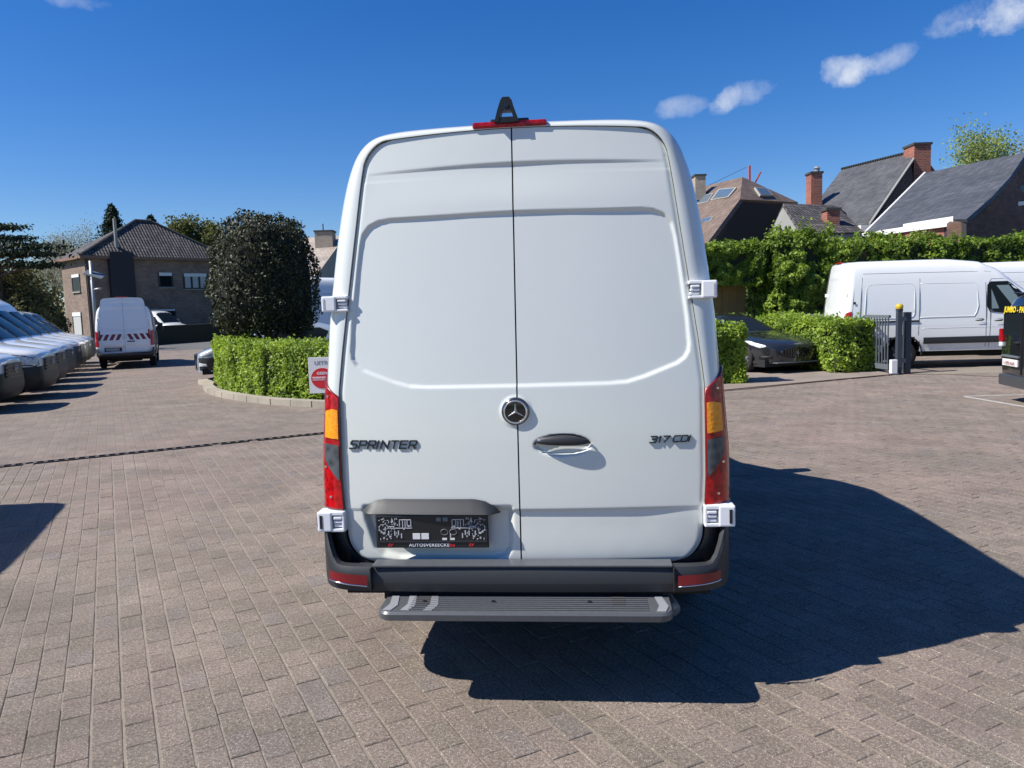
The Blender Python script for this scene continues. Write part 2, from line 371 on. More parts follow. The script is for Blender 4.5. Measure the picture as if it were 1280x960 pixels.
# near field of single pavers
def make_paver(i):
    r = random.Random(i); hw, hl = PW/2-.0032, PL/2-.0016; b = .004
    t = [r.uniform(-.0014, .0014) for _ in range(4)]
    v = [(-hw, -hl, -.010), (hw, -hl, -.010), (hw, hl, -.010), (-hw, hl, -.010), (-hw, -hl, t[0]-.003), (hw, -hl, t[1]-.003), (hw, hl, t[2]-.003), (-hw, hl, t[3]-.003),
         (-hw+b, -hl+b, t[0]), (hw-b, -hl+b, t[1]), (hw-b, hl-b, t[2]), (-hw+b, hl-b, t[3])]
    f = [(8, 9, 10, 11), (4, 5, 9, 8), (5, 6, 10, 9), (6, 7, 11, 10), (7, 4, 8, 11), (0, 1, 5, 4), (1, 2, 6, 5), (2, 3, 7, 6), (3, 0, 4, 7)]
    return v, f
cells = []
for iu in range(-42, 200):
    off = (.5 if iu % 2 else 0)+.07*sin(iu*1.7)
    du = .004*sin(iu*.9)
    for iv in range(0, 60):
        u = iu*PW+du; v = (iv+off)*PL
        if v > 11.56: continue
        w = uv2w(u, v); x, y = w.x, w.y
        if y < 1.6: continue
        if abs(x)/ (y+.0) > .80+1.0/y: continue
        if y > 17.5: continue
        cells.append((u+.01*sin(v*.55+.3), v, x, y))
def score(c):
    x, y = c[2], c[3]
    d = Vector((x, y, -CAM_H)); z = d.dot(fw); qx = 640+FPX*d.dot(rt)/z; qy = 480-FPX*d.dot(upv)/z
    if not (5 < qx < 1275 and qy < 955): return 1e3+y
    if 560 < qx < 960 and qy < 880: return 1e3+y      # under the van's own shadow
    return y
cells.sort(key=score)
pm = []
for i in range(24):
    v, f = make_paver(i); me = bpy.data.meshes.new('paver'); me.from_pydata(v, [], f); me.materials.append(M_paver)
    at = me.attributes.new('tone', 'FLOAT', 'FACE'); at.data.foreach_set('value', [random.random()]*len(f)); pm.append(me)
for c in cells[:300]:
    o = bpy.data.objects.new('paver', random.choice(pm)); COL.objects.link(o); o.parent = yd
    o.location = (c[2]+random.uniform(-.0012, .0012), c[3]+random.uniform(-.0012, .0012), random.uniform(-.0018, .0012)); o.rotation_euler = (0, 0, PA+random.uniform(-.008, .008))
V = []; F = []; T = []
pv = [make_paver(i) for i in range(24)]
for c in cells[300:]:
    v, f = random.choice(pv); b = len(V); a = PA+random.uniform(-.008, .008); ca, sa = cos(a), sin(a); zz = random.uniform(-.0018, .0012)
    V += [(c[2]+ca*x-sa*y, c[3]+sa*x+ca*y, z+zz) for x, y, z in v]; F += [tuple(i+b for i in q) for q in f[:5]+(f[5:] if c[3] < 7 else [])]; T += [random.random()]*(9 if c[3] < 7 else 5)
me = bpy.data.meshes.new('paver_field'); me.from_pydata(V, [], F); at = me.attributes.new('tone', 'FLOAT', 'FACE'); at.data.foreach_set('value', T)
link('paver_field', me, M_paver, yd)['kind'] = 'stuff'
js = [uv2w(-5.5, 0.2), uv2w(25, .2), uv2w(25, 11.5), uv2w(-5.5, 11.5)]
sheet('joint_sand', [(p.x, p.y) for p in js], -.0042, M_sand)
# drain channel
dr = thing('drain_channel', 'narrow black slotted drain channel crossing the brick paving on the left', 'drain', uv2w(-4.5, 11.72), PA)
b = MB(); b.box(0, 13, -.07, -.055, -.012, .003); b.box(0, 13, .055, .07, -.012, .003); b.build('rail', M_dark, dr)
b = MB(); b.box(0, 13, -.055, .055, -.0119, -.0105); b.build('channel_bed', M_gap, dr)
b = MB()
for i in range(108): b.box(.04+i*.12, .085+i*.12, -.054, .054, -.008, .002)
o = b.build('grate_bar', simple('rusty_grate', (.085, .065, .05), .75), dr); o['kind'] = 'stuff'
# sliding gate track / edging line on the right
def kerbline(name, pts, w, h, mat, z0=-.012, parent=None):
    b = MB(); n = len(pts); L = []
    for i in range(n):
        t = (Vector(pts[min(i+1, n-1)])-Vector(pts[max(i-1, 0)])).normalized(); nn = Vector((-t.y, t.x)); p = Vector(pts[i]); L.append((p-nn*w/2, p+nn*w/2))
    for i in range(n-1):
        a, c = L[i], L[i+1]
        q = [(a[0].x, a[0].y), (c[0].x, c[0].y), (c[1].x, c[1].y), (a[1].x, a[1].y)]
        v = [(x, y, z0) for x, y in q]+[(x, y, h) for x, y in q]
        b.mesh(v, [(4, 5, 6, 7), (0, 1, 5, 4), (2, 3, 7, 6), (1, 2, 6, 5), (3, 0, 4, 7)])
    return b.build(name, mat, parent)
def wxy(u, v): p = uv2w(u, v); return (p.x, p.y)
sheet('driveway_paving', [wxy(8.6, 11.85), wxy(17.6, 11.62), wxy(18, 20), wxy(8.6, 20)], .000, M_pinkp)
o = kerbline('edging_strip', [wxy(8.6, 11.90), wxy(11.5, 11.86), wxy(14, 11.75), wxy(16.2, 11.62)], .07, .012, simple('brown_edging', (.09, .055, .04), .8)); o['kind'] = 'structure'
o = kerbline('gate_track', [(9.0, 17.75), (9.8, 17.35), (10.6, 16.3), (12.5, 14.6)], .09, .004, simple('rusty_track', (.07, .045, .035), .7)); tag(o, 'rusty ground track running right from the gate post', 'gate track')
kp = [(-8.6, 21.4), (-8.05, 20.5), (-7.75, 19.6), (-7.2, 18.5), (-6.5, 17.5), (-5.6, 16.5), (-4.9, 15.85), (-3.9, 15.2), (-2.9, 14.75), (-1.5, 14.4)]
kb = thing('kerb', 'pale concrete kerb curving round the foot of the low left hedge', 'kerb')
for i in range(len(kp)-1):
    a, c = Vector(kp[i]), Vector(kp[i+1]); n_ = 2
    for j in range(n_):
        q0 = a.lerp(c, j/n_+.006); q1 = a.lerp(c, (j+1)/n_-.006)
        kerbline('kerb_stone', [tuple(q0), tuple(q1)], .24, .11, M_kerb, parent=kb)
sheet('planting_bed', [(-8.5, 21.5), (-7.9, 20.3), (-7.1, 18.6), (-5.5, 16.6), (-3.9, 15.3), (-1.5, 14.5), (0, 16), (-1, 26), (-7, 27)], .03, M_soil)
pl = [((7.96, 13.45), (8.2, 10.4)), ((7.96, 13.49), (11.2, 13.35))]
for i, (a, c) in enumerate(pl):
    o = kerbline('parking_line', [a, c], .08, .0045 if i == 0 else .0055, M_line, z0=.001); o['kind'] = 'structure'

# ------------------------------------------------------------------ van body shape (shared by every large van)
def sst(a, b, x): t = max(0., min(1., (x-a)/(b-a))); return t*t*(3-2*t)
def y0(z): return .2*max(0., (z-.8)/1.9)**1.3
class Shape:
    def __init__(s, L=5.93, H=2.68):
        s.L, s.H = L, H
        zs = [(0, 1.03), (.04, 1.08), (.2, 1.15), (.55, 1.22), (.95, 1.29), (1.12, 1.34), (1.6, 1.77), (2.08, 2.17), (2.35, 2.17+(H-2.17)*.45), (2.8, 2.17+(H-2.17)*.82), (3.5, 2.17+(H-2.17)*.98), (4.2, H), (L-.3, H), (L, H-.02)]
        s.zx = [a for a, _ in zs]; s.zy = [b for _, b in zs]
        s.wx = [0, .05, .15, .35, .7, 1.2, L-.3, L]; s.wy = [.70, .80, .88, .95, .985, 1.0, 1.0, .985]
        s.nx = [0, 1.0, 2.0, 2.8, L]; s.ny = [5, 5, 5, 9, 11]
    def sec(s, y):
        q = s.L-y
        return (np.interp(q, s.wx, s.wy), np.interp(q, s.zx, s.zy), min(1.1, np.interp(q, s.zx, s.zy)-.32), np.interp(q, s.nx, s.ny))
    def taper(s, z): return 1-.16*(max(0., z-1.1)/1.5)**1.6
    def pt(s, y, t):               # t 0..1 : 0 low sill, .3 shoulder, 1 roof centre
        w, zt, zm, n = s.sec(y)
        if t <= .3:
            z = .42+(zm-.42)*t/.3; x = w*(.955+.045*sst(0, .12, t))
        else:
            th = (t-.3)/.7*pi/2; th = pi/2*((th/(pi/2))**1.0)
            x = w*abs(cos(th))**(2/n); z = zm+(zt-zm)*abs(sin(th))**(2/n); x *= s.taper(z)
            z += .03*(1-(x/w)**2)*sst(zm, zt, z)
        return x, y+y0(z)*max(0., 1-y/2.5), z
    def side(s, y, z):             # half width at height z
        w, zt, zm, n = s.sec(y)
        if z <= zm: return w*(.955+.045*sst(0, .12, (z-.42)/max(.01, zm-.42)*.3))
        k = min(.9999, (z-zm)/(zt-zm)); sn = k**(n/2); return w*max(1e-4, sqrt(max(0, 1-sn*sn)))**(2/n)*s.taper(z)
    def top(s, x, y):
        w, zt, zm, n = s.sec(y); k = min(.999, abs(x)/(w*s.taper(zt))); c_ = k**(n/2); z = zm+(zt-zm)*sqrt(1-c_*c_)**(2/n)
        return z+.03*(1-(x/w)**2)*sst(zm, zt, z)
TT = [0, .04, .1, .2, .3]+[.3+.7*k for k in (.08, .16, .25, .33, .40, .45, .48, .50, .52, .55, .6, .68, .78, .88, 1.)]
TF = [0, .02, .04, .07, .11, .16, .2, .25, .3]+[.3+.7*k for k in (.04, .08, .12, .16, .21, .26, .31, .35, .39, .42, .44, .46, .48, .49, .50, .51, .52, .54, .56, .6, .65, .7, .78, .86, .93, 1.)]
def side_patch(sh, sgn, poly, off, rows=8, cols=6):
    """skin patch lying on the body side over a polygon given in (distance from nose, height)"""
    m = MB(); zs = [p[1] for p in poly]; z0, z1 = min(zs), max(zs)
    V = []
    for i in range(rows+1):
        z = z0+(z1-z0)*(i/rows); zc = min(max(z, z0+1e-4), z1-1e-4); xs = []
        for k in range(len(poly)):
            (a, za), (b_, zb) = poly[k], poly[(k+1) % len(poly)]
            if (za-zc)*(zb-zc) < 0: xs.append(a+(b_-a)*(zc-za)/(zb-za))
        lo, hi = min(xs), max(xs)
        for j in range(cols+1):
            q = lo+(hi-lo)*j/cols; y = sh.L-q; V.append((sgn*(sh.side(y, z)+off), y+y0(z)*max(0., 1-y/2.5), z))
    F = [(i*(cols+1)+j, i*(cols+1)+j+1, (i+1)*(cols+1)+j+1, (i+1)*(cols+1)+j) for i in range(rows) for j in range(cols)]
    if sgn < 0: F = [f[::-1] for f in F]
    return m.mesh(V, F)
def side_line(sh, sgn, pts, r, off=0., seg=6, sub=6):
    out = []
    for k in range(len(pts)-1):
        for j in range(sub):
            t = j/sub; q = pts[k][0]*(1-t)+pts[k+1][0]*t; z = pts[k][1]*(1-t)+pts[k+1][1]*t; out.append((q, z))
    out.append(pts[-1])
    return MB().tube([(sgn*(sh.side(sh.L-q, z)+off), sh.L-q+y0(z)*max(0., 1-(sh.L-q)/2.5), z) for q, z in out], r, seg)
def wheel(parent, x, y, sgn, R=.345, wd=.225, detail=True):
    t = MB(); t.lathe([(R*.62, -wd/2), (R*.9, -wd/2), (R*.985, -wd/2+.02), (R, -wd/2+.045), (R, wd/2-.045), (R*.985, wd/2-.02), (R*.9, wd/2), (R*.62, wd/2-.01)], 32)
    o = t.build('wheel', M_rub, parent, True); o.location = (x, y, R)
    r = MB(); s = sgn
    r.lathe([(R*.64, s*(wd/2-.012)), (R*.60, s*(wd/2-.03)), (R*.52, s*(wd/2-.06)), (R*.36, s*(wd/2-.035)), (R*.24, s*(wd/2-.02)), (R*.2, s*(wd/2+.01)), (.001, s*(wd/2+.012))], 32)
    q = r.build('rim', M_rim, o, True)
    h = MB()
    for k in range(9):
        a = 2*pi*k/9; cy, cz = R*.45*cos(a), R*.45*sin(a)
        h.lathe([(R*.085, 0), (.001, .004*s)], 10, Matrix.Translation((s*(wd/2-.043), cy, cz)))
    h.build('vent_hole', M_dark, o)['kind'] = 'stuff'
    return o
def star_mesh(r, d, seg=24, mat=None, pts=3):
    m = MB(); 
    for k in range(3):
        a = pi/2+2*pi*k/3; tip = (cos(a)*r, 0, sin(a)*r)
        l = (cos(a+pi/3)*r*.16, 0, sin(a+pi/3)*r*.16); q = (cos(a-pi/3)*r*.16, 0, sin(a-pi/3)*r*.16)
        m.mesh([tip, l, q, (0, -d, 0)], [(0, 1, 3), (0, 3, 2), (0, 2, 1)])
    ring = [(cos(2*pi*k/seg)*r, -d*.3, sin(2*pi*k/seg)*r) for k in range(seg+1)]
    m.tube(ring, r*.07, 6, False)
    if mat is not None: m.v = [tuple(mat @ Vector(v)) for v in m.v]
    return m

# ---- rear of the van : door surface with its pressings
def interp(tab, z): return float(np.interp(z, [a for a, _ in tab], [b for _, b in tab]))
EDGE = [(.74, .862), (.85, .870), (1.0, .878), (1.43, .881), (1.63, .858), (1.85, .828), (2.2, .780), (2.5, .740), (2.56, .728)]
ZB, ZT = .583, 2.662
def xedge(z):
    if z < .74: k = (z-ZB)/(.74-ZB); return .702+.16*sqrt(max(0, 1-(1-k)**2))
    if z > 2.52: k = min(1., (z-2.52)/(ZT-2.52)); return .737-.012*k-.115*(1-sqrt(max(0., 1-k*k)))
    return interp(EDGE, z)
PANEL = [(0, 2.268), (.60, 2.256), (.66, 2.250), (.71, 2.228), (.742, 2.19), (.757, 2.13), (.772, 2.02), (.803, 1.75), (.812, 1.62), (.808, 1.585), (.79, 1.555), (.755, 1.53), (.60, 1.472), (.52, 1.450), (.44, 1.445), (0, 1.443)]
RECESS = [(.045, .862), (.765, .862), (.757, .80), (.715, .665), (.68, .632), (.60, .612), (.13, .612), (.075, .630), (.052, .665), (.045, .70)]
def sdf(poly, x, z):
    d = 1e9; ins = False; n = len(poly)
    for i in range(n):
        ax, az = poly[i]; bx, bz = poly[(i+1) % n]; ex, ez = bx-ax, bz-az; wx, wz = x-ax, z-az
        t = max(0, min(1, (wx*ex+wz*ez)/(ex*ex+ez*ez+1e-12))); dx, dz = wx-ex*t, wz-ez*t; d = min(d, dx*dx+dz*dz)
        if (az > z) != (bz > z) and x < ax+(z-az)/(bz-az)*ex: ins = not ins
    return (-1 if ins else 1)*sqrt(d)
PANELX = [(-.3, 2.268)]+PANEL[1:-1]+[(-.3, 1.443)]
def base_rear(x, z):
    a = abs(x); e = xedge(z)
    y = y0(z)+.050*(a/.87)**2.2
    y += .009*sst(.035, 0, e-a)**2                        # rolled edge
    return y
def rear_y(x, z, handle=True, fine=True):
    y = base_rear(x, z); a = abs(x); e = xedge(z)
    if z < ZB+.03: y += .012*sst(.03, 0, z-ZB)
    if 1.38 < z < 2.33 and a < .85: y += .0115*sst(.006, -.006, sdf(PANELX, a, z))
    cz = 2.492+.004*(1-(a/.7)**2)
    if 2.2 < z <= cz+.01: y += .0105*max(0., 1-a/.72)**.6*sst(cz+.004, cz-.004, z)*(1-sst(cz-.01, 2.30, z) if z > 2.30 else 0)
    if .62 < z < .87: y += .013*sst(.856, .845, z)*sst(.62, .845, z)*(1-.65*sst(.55, .84, a))
    if x < 0 and z < .88: y += .030*sst(.018, -.018, sdf(RECESS, a, z))
    if x > 0 and handle:
        ex, ez = (x-.209)/.135, (z-1.158)/.049; r = ex*ex+ez*ez
        if r < 1.15: y += .020*sst(1.06, .80, r)
    er = sqrt((x+.008)**2+(z-1.322)**2)
    if er < .08: y -= .006*sst(.078, .066, er)
    return y
def door_mesh(sgn, step, handle=True):
    nz = int((ZT-ZB)/step); zs = []
    extra = [2.268, 2.49, .85]
    zs = lin(ZB, ZT, nz)
    ns = int(.86/step); ss = lin(0, 1, ns); m = MB(); g_ = .0035
    def fn(z, s):
        e = xedge(z)-.0015; x = g_+(e-g_)*s; zz = z-(.03*(x/.7)**2)*sst(2.35, 2.66, z)
        return (sgn*x, rear_y(sgn*x, zz if z < 2.45 else z, handle), zz)
    m.grid(fn, zs, ss, flip=(sgn < 0))
    # returned rims
    for s_ in (0, 1):
        m.grid(lambda z, k: (fn(z, s_)[0], fn(z, s_)[1]+.03*k, fn(z, s_)[2]), zs, [0, 1], flip=(sgn > 0) != (s_ == 1))
    m.grid(lambda s, k: (fn(ZT, s)[0], fn(ZT, s)[1]+.03*k, fn(ZT, s)[2]), ss, [0, 1], flip=(sgn < 0))
    m.grid(lambda s, k: (fn(ZB, s)[0], fn(ZB, s)[1]+.03*k, fn(ZB, s)[2]), ss, [0, 1], flip=(sgn > 0))
    return m
def seal_mesh():
    m = MB(); zs = lin(ZB-.02, ZT+.012, 50)
    m.grid(lambda z, s: (s*(xedge(min(max(z, ZB), ZT))+.02), base_rear(abs(s)*xedge(min(max(z, ZB), ZT))*.98, min(z, ZT))+.034+.045*(1-abs(s)**10), z-.03*(abs(s)*1.0)**2*sst(2.35, 2.66, z)), zs, lin(-1, 1, 21))
    return m
def surround_pts(sh, sgn, zlo=.80):
    """matched inner (door opening) and outer (body) outlines from low side to roof centre"""
    inn = []; out = []
    yb = .17
    def outer_side(z): return (sh.side(yb, z), yb+y0(z)*(1-yb/2.5), z)
    # body outline, dense
    body = [sh.pt(yb, .3+.7*k/200) for k in range(201)]
    body = [p for p in body if p[2] >= 1.12]
    low = [(sh.side(yb, z), yb+y0(z)*(1-yb/2.5), z) for z in lin(zlo, 1.10, 8)]
    O = low+body
    I = [(xedge(z), z) for z in lin(zlo, 2.52, 80)]+[(xedge(z), z) for z in [2.52+(ZT-2.52)*(1-(1-k/24)**2) for k in range(1, 25)]]
    xe = I[-1][0]; I += [(xe*(1-k/20), ZT) for k in range(1, 21)]
    I = [(x, z-.03*(x/.7)**2*sst(2.35, 2.66, z)) for x, z in I]
    def param(pts, corner):
        d = [0]
        for i in range(1, len(pts)): d.append(d[-1]+sqrt(sum((a-b_)**2 for a, b_ in zip(pts[i], pts[i-1]))))
        c_ = d[corner]; return [.5*q/c_ if q <= c_ else .5+.5*(q-c_)/(d[-1]-c_) for q in d]
    ci = min(range(len(I)), key=lambda i: abs(I[i][0]-I[i][1]+1.93)); co_ = min(range(len(O)), key=lambda i: abs(O[i][0]-O[i][2]+1.90))
    pi_ = param(I, ci); po = param(O, co_); ts = lin(0, 1, 130)
    def at(pts, pr, t): return tuple(float(np.interp(t, pr, [p[k] for p in pts])) for k in range(len(pts[0])))
    return [(at(I, pi_, t), at(O, po, t)) for t in ts]
def surround_fn(pairs, sgn, lift=0.):
    def fn(i, u):
        t = i; k = min(int(t), len(pairs)-2); f_ = t-k
        (xi, zi), (xo, yo, zo) = [tuple(a*(1-f_)+b_*f_ for a, b_ in zip(pairs[k][j], pairs[k+1][j])) for j in (0, 1)]
        xi += .0015; zi += .003*sst(2.4, 2.6, zi)
        yi = base_rear(xi-.02, min(zi, ZT))-.006
        s = sin(u*pi/2); c_ = 1-cos(u*pi/2)
        x = xi+(xo-xi)*s; z = zi+(zo-zi)*s; y = yi+(yo-yi)*c_
        if lift:
            nx, ny = s*.8, -cos(u*pi/2); x += nx*lift; y += ny*lift
        return (sgn*x, y, z)
    return fn

def van_body(root, sh, white, wheels=(1.26, 4.92), hi=False):
    L = sh.L; st = [.17, .3, .5]; y = .5
    while y < L-3.0: y += .12; st.append(min(y, L-3.0))
    st += [L-q for q in (2.9, 2.8, 2.7, 2.6, 2.5, 2.4, 2.3, 2.2, 2.12, 2.08, 1.95, 1.8, 1.65, 1.5, 1.35, 1.25, 1.16, 1.12, 1.05, .95, .8, .65, .5, .38, .28, .2, .13, .08, .04, .0)]
    st = sorted(set(round(q, 4) for q in st))
    def keep(a, t):
        if t > .3: return True
        z = sh.pt(a, t)[2]
        return all((a-wy)**2+(z-.36)**2 > .46**2 for wy in wheels)
    m = MB()
    fine = []
    for sgn in (-1, 1):
        m.grid(lambda y, t: (sgn*sh.pt(y, t)[0], sh.pt(y, t)[1], sh.pt(y, t)[2]), st, TF, flip=(sgn > 0), keep=keep)
    # nose cap
    nose = [sh.pt(L, t) for t in TF]; 
    m.grid(lambda k, s: (nose[int(k)][0]*s, L+.03*(1-s*s), nose[int(k)][2]), list(range(len(nose))), lin(-1, 1, 9), flip=True)
    body = m.build('body', white, root, True, sharp=40)
    # floor pan
    b = MB(); b.box(-.90, .90, .12, L-.25, .40, .47); b.box(-.5, .5, .5, L-.6, .26, .40); b.build('underbody', M_under, root)
    for wy in wheels:
        for sgn in (-1, 1):
            a = MB(); a.grid(lambda th, x: (sgn*x, wy+.455*cos(th), .36+.455*sin(th)), lin(-.15, pi+.15, 20), [.55, .985]); 
            a.tube([(sgn*(sh.side(wy+.46*cos(t), .36+.46*sin(t))+.004), wy+.46*cos(t), .36+.46*sin(t)) for t in lin(-.1, pi+.1, 24)], .018, 6)
            a.build('wheel_arch', M_under, root, True)
            wheel(root, sgn*.87, wy, sgn)
    return body
def van_front(root, sh, bumper=M_plastic):
    L = sh.L
    # windscreen, side windows
    m = MB(); m.grid(lambda q, s: (s*.80*(1-.10*(q-1.2)/.9), L-q, sh.top(s*.80*(1-.10*(q-1.2)/.9), L-q)+.008), lin(1.17, 2.12, 12), lin(-1, 1, 13), flip=True); m.build('windscreen', M_glass, root, True)
    for sgn in (-1, 1):
        poly = [(1.48, 1.36), (1.62, 1.52), (1.95, 1.86), (2.14, 2.03), (2.22, 2.07), (2.62, 2.07), (2.70, 2.0), (2.72, 1.50), (2.66, 1.36), (2.2, 1.30), (1.8, 1.26), (1.56, 1.28)]
        side_patch(sh, sgn, poly, .006, 10, 6).build('side_window', M_glass, root, True)
        side_line(sh, sgn, [(q, z) for q, z in poly+poly[:1]], .010, 0, sub=2).build('window_seal', M_dark, root, True)
        # mirror
        b = MB(); b.box(sgn*1.02-.02, sgn*1.02+.02, L-1.75, L-1.6, 1.33, 1.39); b.box(min(sgn*1.03, sgn*1.24), max(sgn*1.03, sgn*1.24), L-1.72, L-1.55, 1.33, 1.66, .04)
        b.build('mirror', M_plastic, root)
        side_patch(sh, sgn, [(.015, .80), (.02, .985), (.30, 1.075), (.64, 1.115), (.66, .98), (.38, .80), (.08, .77)], .008, 6, 8).build('headlight_bezel', M_dark, root, True)
        side_patch(sh, sgn, [(.03, .84), (.04, .96), (.32, 1.05), (.58, 1.09), (.60, .99), (.36, .84), (.08, .80)], .014, 6, 8).build('headlight', M_head, root, True)
    plan = []
    for q in (.66, .56, .45, .35, .26, .19, .13, .08, .04, .01): plan.append((q, 1.))
    for k in (.85, .7, .5, .3, .1, 0): plan.append((0., k))
    plan = plan+[(q, -k if k else 0) for q, k in plan[::-1][1:]]
    def bf(i, z):
        q, k = plan[int(i)]; w = sh.side(L-q, max(z, .45)); o = .020+.020*sin(max(0, min(1, (z-.25)/.56))*pi)*(1 if q < .4 else .3)
        if z < .4: o -= .10*(.4-z)/.2*(1 if q < .5 else 0)
        if q > 0: s_ = 1 if k > 0 else -1; t_ = min(1, q/.3); return (s_*(w+o*(.4+.6*t_)), L-q+o*(1-t_), z)
        return (k*w, L+.030*(1-k*k)+o, z)
    b = MB(); b.grid(bf, list(range(len(plan))), [.24, .32, .42, .52, .62, .70, .76, .785]); b.build('front_bumper', M_dkp, root, True)
    b = MB(); b.grid(lambda z, s: (s*.52, L+.075-.02*s*s, z), [.66, .98], lin(-1, 1, 7), flip=True)
    for k in range(4): b.box(-.5, .5, L+.055, L+.085, .70+k*.075, .72+k*.075)
    b.build('grille', M_dark, root)
    star_mesh(.075, .02, mat=Matrix.Translation((0, L+.098, .86)) @ Matrix.Rotation(pi, 4, 'Z')).build('star_emblem', M_star, root, True)
def van_side(root, sh, seams, groups, strip=True, handles=(), sides=(-1, 1), bead=True, white=M_white, wheels=(1.26, 4.92)):
    for sgn in sides:
        for pts in seams: side_line(sh, sgn, pts, .0055, -.001).build('seam', M_gap, root, True)
        for pts in groups: side_line(sh, sgn, pts, .007, -.003).build('panel_bead', white, root, True)
        for hq, hz in handles: side_patch(sh, sgn, [(hq, hz-.02), (hq, hz+.02), (hq+.03, hz+.03), (hq+.19, hz+.03), (hq+.22, hz+.01), (hq+.22, hz-.02), (hq+.17, hz-.03), (hq+.04, hz-.03)], .03, 3, 3).build('door_handle', M_dark, root)
        if strip:
            L = sh.L
            a, b_ = wheels
            for lo, hi in ((L-wheels[1]+.48, L-wheels[0]-.48), (L-wheels[0]+.5, L-.2)):
                side_patch(sh, sgn, [(lo, .60), (lo, .76), (hi, .76), (hi, .60)], .014, 4, 12).build('rub_strip', M_plastic, root, True)
def generic_rear(root, sh, white, step=.03, lamps=True, chevron=False, plate=True):
    for sgn in (-1, 1): door_mesh(sgn, step, False).build('rear_door', white, root, True, sharp=50)
    seal_mesh().build('door_seal', M_gap, root)
    for sgn in (-1, 1):
        pr_ = surround_pts(sh, sgn, .5); m = MB(); m.grid(surround_fn(pr_, sgn), list(range(0, 130, 3)), lin(0, 1, 7), flip=(sgn > 0)); m.build('rear_pillar', white, root, True)
        i0 = min(range(130), key=lambda i: abs(pr_[i][1][2]-.86)); i1 = min(range(130), key=lambda i: abs(pr_[i][1][2]-1.44))
        m = MB(); m.grid(surround_fn(pr_, sgn, .012), lin(i0, i1, 14), lin(.03, .97, 8), flip=(sgn > 0)); m.build('tail_lamp', M_red, root, True)
        for z in (.80, 1.86): 
            b = MB(); x = sh.side(.1, z)*.89; b.box(sgn*x-.05, sgn*x+.05, y0(z)+.02, y0(z)+.11, z-.045, z+.045, .01); b.build('hinge', M_hinge, root)
    bumper_mesh().build('rear_bumper', M_plastic, root, True, sharp=45)
    b = MB(); b.box(-.2, .2, y0(2.68)-.03, y0(2.68)+.03, 2.668, 2.70, .008); b.build('brake_light', M_red, root)
def bumper_mesh(x1=.985, zt=.79):
    """wrap-round rear bumper: section swept round the corners"""
    m = MB(); path = []
    for k in range(13): path.append((-.72+1.44*k/12, 0., 0.))
    def corner(u):               # u 0..1 right side, from x=.72 back face to side face
        th = u*pi/2; return (.72+(x1-.72)*sin(th)**.66, .30*(1-max(0., cos(th))**.66))
    secs = []
    for x in lin(-1, 1, 61):
        a = abs(x); s = 1 if x >= 0 else -1
        if a < .6: px, py = x*1.2, 0.; cu = 0
        else: cu = (a-.6)/.4; px, py = corner(cu); px *= s
        secs.append((px, py, cu))
    def fn(i, k):
        px, py, cu = secs[int(i)]; top = .612+(zt-.612)*sst(.28, .75, cu)
        prof = [(.04, top), (.0, top-.004), (-.015, top-.03), (-.02, top-.075), (-.02, .535), (-.012, .494), (.05, .484)]
        d, z = prof[int(k)]; y = -.100+py+d*(1-.6*cu)+.02*(px/.98)**2
        return (px-(d*cu*.5 if px > 0 else -d*cu*.5), y, z)
    m.grid(fn, list(range(61)), list(range(7)), flip=True)
    return m
SEAM_L2 = lambda L: [[(L-.28, .62), (L-.28, 2.55)], [(L-2.5, .50), (L-2.5, 2.5)], [(2.88, .5), (2.86, 1.2), (2.86, 2.50)], [(2.80, .55), (2.80, 2.06)], [(L-.3, 2.37), (L-2.5, 2.37), (2.86, 2.37), (2.55, 2.36)]]
def bead_rect(a, b_, z0, z1, r=.1): return [(a, z0+r), (a, z1-r), (a+r*.3, z1-r*.3), (a+r, z1), (b_-r, z1), (b_-r*.3, z1-r*.3), (b_, z1-r), (b_, z0+r), (b_-r*.3, z0+r*.3), (b_-r, z0), (a+r, z0), (a+r*.3, z0+r*.3), (a, z0+r)]

